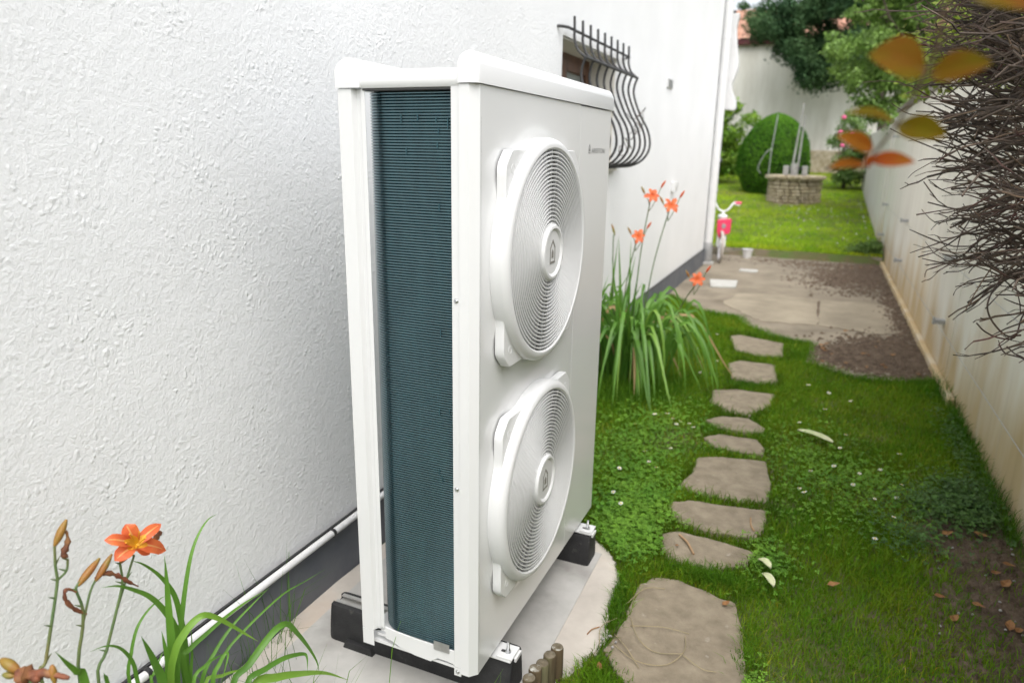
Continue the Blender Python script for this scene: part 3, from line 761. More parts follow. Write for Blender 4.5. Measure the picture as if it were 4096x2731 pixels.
# ---------------------------------------------------------------- barn with rendered wall and tiled roof at the end of the garden
barn = empty('barn', (-1.0, 22.5, 1.1), 'barn with stained grey render, maroon gutter and orange clay tiled roof', 'building')
MB().box(-9.0, 6.0, 22.0, 22.35, 0.6, 4.62).build('wall', MT['barn'], barn)
MB().box(-9.0, -8.7, 22.35, 28.0, 0.6, 4.62).build('wall', MT['barn'], barn)
MB().box(5.7, 6.0, 22.35, 28.0, 0.6, 4.62).build('wall', MT['barn'], barn)
g = MB().prism([(21.86, 4.62), (22.0, 4.62), (22.0, 4.80), (21.84, 4.80)], -9.1, 6.1, 'x')
g.build('gutter', MT['gutter'], barn, bevel=0.02)
slope = R(25)
rf = MB()
rl = 3.0
rf.add([(-9.2, 21.9, 4.80), (6.2, 21.9, 4.80), (6.2, 21.9 + rl * math.cos(slope), 4.80 + rl * math.sin(slope)), (-9.2, 21.9 + rl * math.cos(slope), 4.80 + rl * math.sin(slope)),
        (-9.2, 21.9, 4.72), (6.2, 21.9, 4.72), (6.2, 24.62, 4.72), (-9.2, 24.62, 4.72)], [(0, 1, 2, 3), (4, 7, 6, 5), (0, 4, 5, 1), (1, 5, 6, 2), (2, 6, 7, 3), (3, 7, 4, 0)])
roof_o = rf.build('roof', MT['tile'], barn)
tm = MB()
tw, tl = 0.23, 0.42
arc = [(-tw * 0.5 + tw * k / 6, 0.05 * math.sin(math.pi * k / 6)) for k in range(7)]
tm.add([(x, -tl / 2, z + 0.02) for x, z in arc] + [(x * 0.92, tl / 2, z + 0.005) for x, z in arc], [(k, k + 1, 8 + k, 7 + k) for k in range(6)])
tile0 = None
for row in range(8):
    for colm in range(34):
        x = -3.6 + colm * 0.235
        d = 0.12 + row * 0.34
        loc = (x, 21.9 + d * math.cos(slope), 4.81 + d * math.sin(slope) + random.uniform(0, 0.012))
        if tile0 is None:
            tile0 = tm.build('roof_tile', MT['tile'], roof_o, smooth=True, angle=80)
            tile0.location = Vector(loc) - WL[roof_o.name]
            tile0.rotation_euler = (slope, 0, 0)
        else:
            piece('roof_tile', tile0.data, roof_o, loc, (slope, 0, random.uniform(-0.02, 0.02)))
MB().tube([(-2.18, 22.9, 4.9), (-2.18, 22.9, 5.75)], 0.075, 12).build('flue_pipe', MT['iron'], barn, smooth=True)
MB().box(-2.75, -2.42, 22.6, 22.95, 4.9, 5.55).build('chimney', MT['stucco'], barn, bevel=0.02)
# low pale stone plinth against the barn
MB().box(0.35, 2.2, 21.7, 21.99, 0.6, 1.62).build('buttress', MT['well_stone'], barn, bevel=0.04)

# ================================================================ THE HEAT PUMP
D = 0.3456; UW = 1.016; ZB = 0.150; ZS = 1.597
hp = empty('heat_pump', (0.173, 0.508, 0.128), 'tall white outdoor heat pump unit with two round fan grilles and dark finned coil', 'heat pump')
FY = 0.345
FANS = [1.214, 0.570]

def front_x(y, z):
    """panel pressed outward around each grille"""
    best = 0.0
    for fz in FANS:
        rr = math.hypot(y - FY, z - fz)
        t = min(max((0.318 - rr) / 0.030, 0), 1)
        best = max(best, t * t * (3 - 2 * t))
    return D + 0.004 * best

pn = MB()
def quad_strip(y0, y1, z0, z1):
    pn.add([(D, y0, z0), (D, y1, z0), (D, y1, z1), (D, y0, z1)], [(0, 1, 2, 3)])
cy0, cy1 = 0.024, 0.666
quad_strip(0.018, cy0, ZB, ZS); quad_strip(cy1, 0.6815, ZB, ZS)
zc = [ZB]
for fz in FANS[::-1]:
    z0, z1 = fz - 0.320, fz + 0.320
    quad_strip(cy0, cy1, zc[-1], z0); zc.append(z1)
    na = 128; rings_ = [0.262, 0.275, 0.287, 0.292, 0.297, 0.302, 0.307, 0.312, 0.3185]
    vs = []; fs = []
    for rr in rings_:
        for k in range(na):
            a = 2 * math.pi * k / na
            y, z = FY + rr * math.cos(a), fz + rr * math.sin(a)
            vs.append((front_x(y, z), y, z))
    for k in range(na):
        a = 2 * math.pi * k / na
        ca, sa = math.cos(a), math.sin(a)
        q_ = 0.3205 / max(abs(ca), abs(sa))
        vs.append((D, min(max(FY + q_ * ca, cy0), cy1), min(max(fz + q_ * sa, z0), z1)))
    for i in range(len(rings_)):
        for k in range(na):
            fs.append((i * na + k, i * na + (k + 1) % na, (i + 1) * na + (k + 1) % na, (i + 1) * na + k))
    pn.add(vs, fs)
quad_strip(cy0, cy1, zc[-1], ZS)
# near return: chamfer and side flange
zlow = ZB - 0.004
flange = [(0.318, 0.018), (0.3045, 0.016), (0.3045, 0.0), (0.328, 0.0), (D, 0.018)]
for (xa, ya), (xb, yb) in zip(flange[:-1], flange[1:]):
    za = ZB
    pn.add([(xa, ya, za), (xb, yb, za), (xb, yb, ZS), (xa, ya, ZS)], [(0, 1, 2, 3)])
pn.add([(D, 0.6815, ZB), (D - 0.012, 0.6815, ZB), (D - 0.012, 0.6815, ZS), (D, 0.6815, ZS)], [(0, 1, 2, 3)])
pn.add([(D, 0.018, ZB), (D, 0.6815, ZB), (D - 0.014, 0.6815, ZB), (D - 0.014, 0.018, ZB)], [(0, 1, 2, 3)])
pn.build('fan_panel', MT['paint'], hp, smooth=True, angle=25, fix=False)

sp = MB()
side = [(D - 0.012, 0.6845), (D, 0.6845), (D, UW - 0.018), (0.328, UW), (0.0, UW), (0.0, UW - 0.012), (0.32, UW - 0.012), (D - 0.012, UW - 0.026)]
sp.prism(side, ZB, ZS - 0.0015, 'z').build('service_panel', MT['paint'], hp, bevel=0.0012, seg=1)
MB().box(D - 0.004, D - 0.001, 0.6817, 0.6843, ZB + 0.002, ZS - 0.002).build('panel_gap', MT['dark_inside'], hp)

# lettering and house mark on the service panel
def house_mark(cy, cz, h, x, outline=True):
    """pentagon outline with a small house inside; y grows to the viewer's right"""
    w = h * 0.30
    P = [(-w, 0), (w, 0), (w, h * 0.66), (0, h), (-w, h * 0.66)]
    t = 0.80 if outline else 0.8
    c = (0, h * 0.46)
    Q = [(c[0] + (p[0] - c[0]) * t, c[1] + (p[1] - c[1]) * t) for p in P]
    mb = MB()
    n = 5
    y = lambda p: cy + p[0]
    z = lambda p: cz - h * 0.46 + p[1]
    th = 0.0007
    vs = [(x, y(p), z(p)) for p in P] + [(x, y(p), z(p)) for p in Q] + [(x + th, y(p), z(p)) for p in P] + [(x + th, y(p), z(p)) for p in Q]
    fs = []
    for i in range(n):
        j = (i + 1) % n
        fs += [(10 + i, 10 + j, 15 + j, 15 + i), (i, j, 10 + j, 10 + i), (5 + i, 15 + i, 15 + j, 5 + j)]
    mb.add(vs, fs)
    s = 0.36
    S = [(c[0] + (p[0] - c[0]) * s, c[1] - h * 0.06 + (p[1] - c[1]) * s) for p in P]
    mb.add([(x, y(p), z(p)) for p in S] + [(x + th, y(p), z(p)) for p in S], [(5, 6, 7, 8, 9)] + [(i, (i + 1) % 5, 5 + (i + 1) % 5, 5 + i) for i in range(5)])
    return mb
house_mark(0.776, 1.474, 0.027, D + 0.0003).build('house_mark', MT['logo_pale'], hp)
tcu = bpy.data.curves.new('lettering', 'FONT')
tcu.body = 'ARISTON'
tcu.size = 1.0
tcu.space_character = 1.05
tcu.extrude = 0.0
tob = bpy.data.objects.new('lettering_tmp', tcu)
COL.objects.link(tob)
bpy.context.view_layer.update()
tme = bpy.data.meshes.new_from_object(tob.evaluated_get(bpy.context.evaluated_depsgraph_get()))
bpy.data.objects.remove(tob)
tv = np.array([v.co[:] for v in tme.vertices])
mn, mx_ = tv.min(0), tv.max(0)
lw, lh = 0.140, 0.0150
nv = np.stack([np.zeros(len(tv)), (tv[:, 0] - mn[0]) / (mx_[0] - mn[0]) * lw, (tv[:, 1] - mn[1]) / (mx_[1] - mn[1]) * lh], 1)
for v, p in zip(tme.vertices, nv): v.co = p
tme.name = 'lettering'
tme.materials.clear(); tme.materials.append(MT['logo_pale'])
lo = bpy.data.objects.new('lettering', tme)
link(lo, hp, (D + 0.0008, 0.797, 1.4625))

# --- grilles
def grille_outline(na=160):
    pts = []
    for k in range(na):
        a = 2 * math.pi * k / na
        ca, sa = abs(math.cos(a)), abs(math.sin(a))
        rect = min(0.250 / max(ca, 1e-6), 0.255 / max(sa, 1e-6))
        # rounded ear corner
        rect = min(rect, 0.333)
        pts.append((max(0.2838, rect), a))
    return pts

ring_meshes = []
NR = 19
for i in range(NR):
    rr = 0.0745 + (0.2505 - 0.0745) * i / (NR - 1)
    mb = MB().lathe([(rr - 0.0015, 0.0), (rr + 0.0015, 0.0), (rr + 0.0020, -0.019), (rr - 0.0020, -0.019)], (0, 0, 0), 'x', 80, close=True)
    v = np.array(mb.v)
    me = bpy.data.meshes.new('grille_ring')
    me.from_pydata([tuple(p) for p in v], [], mb.f)
    bm = bmesh.new(); bm.from_mesh(me); bmesh.ops.recalc_face_normals(bm, faces=bm.faces); bm.to_mesh(me); bm.free()
    me.materials.append(MT['grille']); shade(me, True, 40)
    ring_meshes.append(me)
rib_me = bpy.data.meshes.new('grille_rib')
_rb = MB()
for j in range(5):
    r0, r1 = 0.069 + 0.188 * j / 5, 0.069 + 0.188 * (j + 1) / 5
    sk = 0.004
    _rb.add([(-0.019, -0.0012, r0), (-0.005, -0.0012, r0), (-0.005, 0.0012, r0), (-0.019, 0.0012, r0), (-0.019, -0.0012, r1), (-0.005, -0.0012, r1), (-0.005, 0.0012, r1), (-0.019, 0.0012, r1)],
            [(0, 1, 5, 4), (1, 2, 6, 5), (2, 3, 7, 6), (3, 0, 4, 7)])
rib_me.from_pydata(_rb.v, [], _rb.f); rib_me.materials.append(MT['grille'])
blade_me = None
for fi, fz in enumerate(FANS):
    c = (D, FY, fz)
    fg = MB().lathe([(0.2845, 0.006), (0.2845, 0.031), (0.2815, 0.0385), (0.275, 0.0445), (0.268, 0.0475), (0.2615, 0.0475), (0.2575, 0.0445), (0.2565, 0.036), (0.2565, -0.02)], c, 'x', 128)
    fgo = fg.build('fan_grille', MT['grille'], hp, smooth=True, angle=35)
    ol = grille_outline()
    na = len(ol)
    pl = MB()
    vs = [(D + 0.004, FY + rr * math.cos(a), fz + rr * math.sin(a)) for rr, a in ol] + [(D + 0.0245, FY + rr * math.cos(a), fz + rr * math.sin(a)) for rr, a in ol] + \
         [(D + 0.0265, FY + (rr - 0.002) * math.cos(a), fz + (rr - 0.002) * math.sin(a)) for rr, a in ol] + [(D + 0.0265, FY + 0.262 * math.cos(a), fz + 0.262 * math.sin(a)) for rr, a in ol]
    fs = [(i * na + k, i * na + (k + 1) % na, (i + 1) * na + (k + 1) % na, (i + 1) * na + k) for i in range(3) for k in range(na)]
    pl.add(vs, fs).build('flange_plate', MT['plastic'], fgo, smooth=True, angle=30)
    for sy in (-1, 1):
        for sz in (-1, 1):
            MB().lathe([(0.0105, 0.0266), (0.0105, 0.0274), (0.0088, 0.0274), (0.0088, 0.0268), (0.0, 0.0268)], (D, FY + sy * 0.212, fz + sz * 0.212), 'x', 20).build('screw_cover', MT['plastic'], fgo, smooth=True)
    for me in ring_meshes:
        piece('grille_ring', me, fgo, (D + 0.0455, FY, fz))
    for k in range(36):
        piece('grille_rib', rib_me, fgo, (D + 0.0455, FY, fz), (2 * math.pi * (k + 0.5 * fi) / 36, 0, 0))
    hub = MB().lathe([(0.0725, 0.022), (0.0725, 0.0475), (0.0690, 0.0535), (0.0630, 0.0545), (0.0585, 0.0520), (0.0560, 0.0490), (0.0, 0.0490)], c, 'x', 64)
    ho = hub.build('hub', MT['grille'], fgo, smooth=True, angle=30)
    mk = house_mark(0, 0, 0.062, 0)
    rot = 0.0
    v = np.array(mk.v)
    yy = v[:, 1] * math.cos(rot) + v[:, 2] * math.sin(rot); zz = -v[:, 1] * math.sin(rot) + v[:, 2] * math.cos(rot)
    mk.v = [(D + 0.0493 + p[0], FY + a, fz + b) for p, a, b in zip(v, yy, zz)]
    mk.build('house_mark', MT['logo'], hp)
    # air duct and fan behind the grille
    MB().lathe([(0.257, -0.02), (0.253, -0.05), (0.253, -0.13)], c, 'x', 64).build('air_duct', MT['fan_grey'], hp, smooth=True)
    MB().disc((D - 0.20, FY, fz), 0.30, 'x', 40).build('shade_backing', MT['dark_inside'], hp)  # dark disc paints the shade inside the casing, darkening the ring gaps
    fan_o = MB().lathe([(0.0, -0.035), (0.05, -0.037), (0.065, -0.045), (0.068, -0.12)], c, 'x', 40).build('fan', MT['fan_grey'], hp, smooth=True)
    if blade_me is None:
        bl = MB(); vs = []; fs = []
        nu, nv_ = 10, 14
        for i in range(nu):
            rr = 0.06 + 0.185 * i / (nu - 1)
            for j in range(nv_):
                a = (j / (nv_ - 1) - 0.5) * R(88) + R(28) * i / (nu - 1)
                xx = -0.075 - 0.055 * (j / (nv_ - 1) - 0.5) * (1 - 0.25 * i / nu)
                vs.append((xx, rr * math.sin(a), rr * math.cos(a)))
        fs = [(i * nv_ + j, i * nv_ + j + 1, (i + 1) * nv_ + j + 1, (i + 1) * nv_ + j) for i in range(nu - 1) for j in range(nv_ - 1)]
        blade_me = bpy.data.meshes.new('blade')
        blade_me.from_pydata(vs, [], fs); blade_me.materials.append(MT['fan_grey']); shade(blade_me, True, 80)
    for k in range(3):
        piece('blade', blade_me, fan_o, c, (2 * math.pi * k / 3 + 0.5 + fi, 0, 0))

# --- coil (bent round the near rear corner), every corrugation is geometry
path = []
for k in range(9): path.append((0.300 - (0.300 - 0.105) * k / 8, 0.032, (0, -1)))
for k in range(1, 15):
    a = math.pi / 2 * k / 14
    path.append((0.105 - 0.08 * math.sin(a), 0.112 - 0.08 * math.cos(a), (-math.sin(a), -math.cos(a))))
for k in range(1, 5): path.append((0.025, 0.112 + 0.86 * k / 4, (-1, 0)))
z0c, z1c, pitch_ = 0.186, 1.588, 0.0064
nrow = int((z1c - z0c) / pitch_)
prof_z = []
for rw in range(nrow):
    b = z0c + rw * pitch_
    for t, d in ((0.0, -0.0036), (0.20, -0.0003), (0.38, 0.0004), (0.62, 0.0004), (0.80, -0.0003)):
        prof_z.append((b + t * pitch_, d))
prof_z.append((z0c + nrow * pitch_, -0.0036))
vs = []
for z, d in prof_z:
    for x, y, nrm in path:
        vs.append((x + nrm[0] * d, y + nrm[1] * d, z))
m_ = len(path)
fs = np.array([(i * m_ + k, i * m_ + k + 1, (i + 1) * m_ + k + 1, (i + 1) * m_ + k) for i in range(len(prof_z) - 1) for k in range(m_ - 1)])
coil = raw_mesh('finned_coil', np.array(vs), fs.ravel(), 4, MT['coil'], None, hp, 'stuff', smooth=True)
coil.data.set_sharp_from_angle(angle=R(120))
# inner leaf of the coil so it has thickness
MB().prism([(0.30, 0.037), (0.105, 0.037), (0.057, 0.058), (0.031, 0.112), (0.031, 0.97), (0.048, 0.97), (0.048, 0.12), (0.066, 0.075), (0.103, 0.058), (0.30, 0.058)], z0c - 0.002, z1c + 0.002, 'z').build('coil_core', MT['coil_gap'], hp)
# a few bent fins
rb_ = random.Random(8)
bend = MB()
for k in range(16):
    gx_ = rb_.choice([0.16, 0.185, 0.20, 0.235, 0.262, 0.272, 0.15, 0.24]) + rb_.uniform(-0.006, 0.006)
    gz_ = rb_.choice([1.54, 1.50, 1.47, 1.07, 1.05, 0.97, 0.88, 0.63, 1.36, 0.70]) + rb_.uniform(-0.03, 0.03)
    bend.box(gx_ - 0.0008, gx_ + 0.0008, 0.0295, 0.0306, gz_ - rb_.uniform(0.004, 0.012), gz_ + rb_.uniform(0.004, 0.012))
MT['bent_fin'] = mat('bent_fin', (0.06, 0.14, 0.17), rough=0.3, metallic=0.7)
bend.build('bent_fins', MT['bent_fin'], hp)['kind'] = 'stuff'

# --- casing frame on the near end
back = [(0.0, 0.016), (0.0, 0.0), (0.036, 0.0), (0.043, 0.013), (0.052, 0.013), (0.055, 0.008), (0.0665, 0.008), (0.0665, 0.0105), (0.056, 0.0105), (0.053, 0.0155), (0.042, 0.0155), (0.035, 0.0025), (0.0025, 0.0025), (0.0025, 0.016)]
MB().prism(back, 0.196, 1.592, 'z').build('corner_post', MT['paint'], hp, bevel=0.0012, seg=2)
MB().prism([(0.0, 0.016), (0.0, 0.0), (0.036, 0.0), (0.036, 0.0025), (0.0025, 0.0025), (0.0025, 0.016)], 0.146, 0.1955, 'z').build('post_foot', MT['paint'], hp, bevel=0.0008, seg=1)
MB().box(0.2835, 0.3043, 0.004, 0.0285, 0.163, 1.5955).build('side_strip', MT['paint'], hp, bevel=0.0015)
# rear far post, rear mesh opening is left to the coil
MB().box(0.0, 0.05, UW - 0.05, UW - 0.0125, 0.15, 1.592).build('corner_post', MT['paint'], hp, bevel=0.002)
# base tray and its front lip
tr = MB().box(0.004, 0.300, 0.013, UW - 0.014, 0.150, 0.158)
tr.build('base_tray', MT['paint'], hp)
lip = [(0.068, 0.212), (0.068, 0.176), (0.09, 0.172), (0.12, 0.160), (0.16, 0.152), (0.21, 0.150), (0.222, 0.160), (0.232, 0.167), (0.262, 0.167), (0.283, 0.163), (0.283, 0.206), (0.24, 0.205), (0.16, 0.205), (0.10, 0.208)]
MB().prism(lip, 0.008, 0.0125, 'y').build('tray_lip', MT['paint'], hp, bevel=0.001, seg=1)
MB().box(0.040, 0.300, 0.0125, 0.10, 0.176, 0.182).build('drip_shelf', MT['paint'], hp)
MB().box(0.222, 0.268, 0.0045, 0.0065, 0.196, 0.222).build('rating_tab', MT['galva'], hp)
MB().prism([(0.2835, 0.163), (0.2835, 0.138), (0.3035, 0.138), (0.3035, 0.163)], 0.004, 0.0075, 'y').build('strip_tab', MT['paint'], hp)
for sx, sz, sy in ((0.2945, 1.139, 0.004), (0.2935, 0.675, 0.004), (0.0585, 1.6, 0.0035), (0.0605, 0.205, 0.0095), (0.2935, 0.150, 0.004)):
    s_ = MB().lathe([(0.0046, 0.0), (0.0046, -0.0018), (0.0036, -0.0028), (0.0017, -0.0030), (0.0014, -0.0018), (0.0, -0.0018)], (sx, sy, sz), 'y', 18)
    s_.lathe([(0.0058, 0.0), (0.0058, -0.0006), (0.0046, -0.0008)], (sx, sy, sz), 'y', 18)
    s_.build('screw', MT['steel'], hp, smooth=True)

# --- lid: front hood, rear hood, the lower saddle between them
def hood(prof, y0, y1, name, cap_in=0.0):
    """prof: closed (x,z) section; ends shrink a little so the corners round off"""
    cx = sum(p[0] for p in prof) / len(prof); zb_ = min(p[1] for p in prof)
    st = []
    for t, k in ((0.0, 0.0), (0.0012, 0.35), (0.0035, 0.65), (0.0075, 0.88), (0.013, 1.0)):
        st.append((y0 + t, k))
    st += [(y1 - t, k) for t, k in ((0.013, 1.0), (0.0075, 0.88), (0.0035, 0.65), (0.0012, 0.35), (0.0, 0.0))]
    xm, zm = max(p[0] for p in prof), max(p[1] for p in prof)
    n = len(prof); mb = MB(); vs = []
    for y, k in st:
        s = (1 - k)
        for x, z in prof:
            zz = z - max(0, z - (zm - 0.022)) * s * 0.6
            xx = x - max(0, x - (xm - 0.018)) * s * (1 if name == 'lid_front' else 0)
            vs.append((xx, y, zz))
    fs = [tuple(range(n)), tuple(range((len(st) - 1) * n, len(st) * n))[::-1]]
    for i in range(len(st) - 1):
        for k in range(n):
            fs.append((i * n + k, i * n + (k + 1) % n, (i + 1) * n + (k + 1) % n, (i + 1) * n + k))
    return mb.add(vs, fs).build(name, MT['plastic'], hp, smooth=True, angle=38)
fp = [(0.3035, 1.5985), (0.3500, 1.5985), (0.3500, 1.6350), (0.3488, 1.6385), (0.3410, 1.6530), (0.336, 1.6585), (0.329, 1.6615), (0.322, 1.6615), (0.314, 1.659), (0.308, 1.6525), (0.3045, 1.642), (0.3035, 1.628)]
hood(fp, -0.0035, UW + 0.0035, 'lid_front')
rp = [(-0.003, 1.5935), (-0.003, 1.629), (0.0005, 1.642), (0.008, 1.652), (0.018, 1.6565), (0.030, 1.6565), (0.040, 1.652), (0.049, 1.641), (0.058, 1.632), (0.062, 1.622), (0.062, 1.5935)]
hood(rp, -0.0035, UW + 0.0035, 'lid_rear')
sd_prof = [(0.0045, 1.5925), (-0.0005, 1.600), (0.000, 1.612), (0.004, 1.622), (0.012, 1.6285), (0.022, 1.631), (UW - 0.022, 1.631), (UW - 0.004, 1.62), (UW, 1.5925)]
MB().prism([(a, b) for a, b in sd_prof], 0.0595, 0.3055, 'x').build('lid_saddle', MT['plastic'], hp, smooth=True, angle=50)
MB().box(0.062, 0.303, 0.0065, 0.04, 1.588, 1.5925).build('lid_lip', MT['dark_inside'], hp)

# --- mounting legs
for yc in (0.152, 0.872):
    lg = MB().box(-0.03, 0.394, yc - 0.033, yc + 0.033, 0.122, 0.1285)
    lg.box(0.350, 0.394, yc - 0.033, yc - 0.029, 0.1285, 0.136)
    lo_ = lg.build('mounting_leg', MT['paint'], hp, bevel=0.002)
    MB().box(0.0, 0.335, yc - 0.025, yc + 0.025, 0.1288, 0.1495).build('leg_riser', MT['paint'], hp, bevel=0.002)
    MB().box(0.3525, 0.3685, yc - 0.0045, yc + 0.0045, 0.1287, 0.1293).build('slot', MT['dark_inside'], hp)
    bx_ = 0.3725
    bt = MB().lathe([(0.0085, 0.1286), (0.0085, 0.1302), (0.0, 0.1302)], (bx_, yc, 0), 'z', 20)
    bo_ = bt.build('washer', MT['steel'], hp, smooth=True)
    nt = MB(); hx = [(bx_ + 0.0072 * math.cos(math.pi / 3 * k), yc + 0.0072 * math.sin(math.pi / 3 * k)) for k in range(6)]
    nt.prism(hx, 0.1302, 0.1362, 'z').build('nut', MT['steel'], bo_, bevel=0.0008)
    th = []
    zt = 0.136
    while zt < 0.162:
        th += [(0.0041, zt), (0.0036, zt + 0.0007)]; zt += 0.0014
    th += [(0.0034, 0.1625), (0.0, 0.163)]
    MB().lathe(th, (bx_, yc, 0), 'z', 14).build('bolt', MT['steel'], bo_, smooth=True, angle=30)

# ---------------------------------------------------------------- rubber feet on the pad
def rubber_foot(yc, label):
    o = empty('rubber_foot', (0.09, yc, 0.0035), label, 'mounting foot', 'rubber feet under the heat pump')
    z0 = 0.0037
    sec = [(-0.048, 0.0), (-0.050, 0.012), (-0.047, 0.05), (-0.040, 0.100), (-0.036, 0.1145), (-0.0215, 0.1175), (-0.0215, 0.103), (0.0215, 0.103), (0.0215, 0.1175), (0.036, 0.1145), (0.040, 0.10), (0.047, 0.05), (0.050, 0.012), (0.048, 0.0)]
    st = [(-0.214, 0.80, 0.0), (-0.2125, 0.90, 0.004), (-0.207, 0.97, 0.008), (-0.195, 1.0, 0.008)]
    xs_ = [a for a, _, _ in st] + [0.09] + [0.18 - a for a, _, _ in st[::-1]]
    ks = [b for _, b, _ in st] + [1.0] + [b for _, b, _ in st[::-1]]
    n = len(sec); vs = []; fs = []
    for x, k in zip(xs_, ks):
        for a, b in sec:
            vs.append((x, yc + a * k, z0 + b * (0.93 + 0.07 * k)))
    for i in range(len(xs_) - 1):
        for j in range(n):
            fs.append((i * n + j, i * n + (j + 1) % n, (i + 1) * n + (j + 1) % n, (i + 1) * n + j))
    fs += [tuple(range(n)), tuple(range((len(xs_) - 1) * n, len(xs_) * n))[::-1]]
    MB().add(vs, fs).build('block', MT['rubber'], o, bevel=0.004, seg=2)
    for kx in (-0.10,):
        MB().prism([(kx - 0.055, 0.0), (kx - 0.045, 0.026), (kx + 0.045, 0.026), (kx + 0.055, 0.0)], yc - 0.0640, yc - 0.0400, 'y').build('anchor_lug', MT['rubber'], o, bevel=0.003)
    ch = MB().box(-0.205, 0.386, yc - 0.0212, yc - 0.0175, z0 + 0.1035, z0 + 0.1182).box(-0.205, 0.386, yc + 0.0175, yc + 0.0212, z0 + 0.1035, z0 + 0.1182)
    ch.box(-0.205, 0.386, yc - 0.0175, yc + 0.0175, z0 + 0.1035, z0 + 0.107)
    ch.box(-0.205, 0.386, yc - 0.0175, yc - 0.0085, z0 + 0.1150, z0 + 0.1181).box(-0.205, 0.386, yc + 0.0085, yc + 0.0175, z0 + 0.1150, z0 + 0.1181)
    ch.build('channel', MT['alu'], o)
    MB().box(0.3862, 0.400, yc - 0.020, yc + 0.020, z0 + 0.104, z0 + 0.1165).build('end_clip', MT['pvc'], o, bevel=0.002)
    return o
rubber_foot(0.165, 'black rubber mounting foot under the open coil end of the heat pump')
rubber_foot(0.872, 'black rubber mounting foot under the far end of the heat pump by the clover')

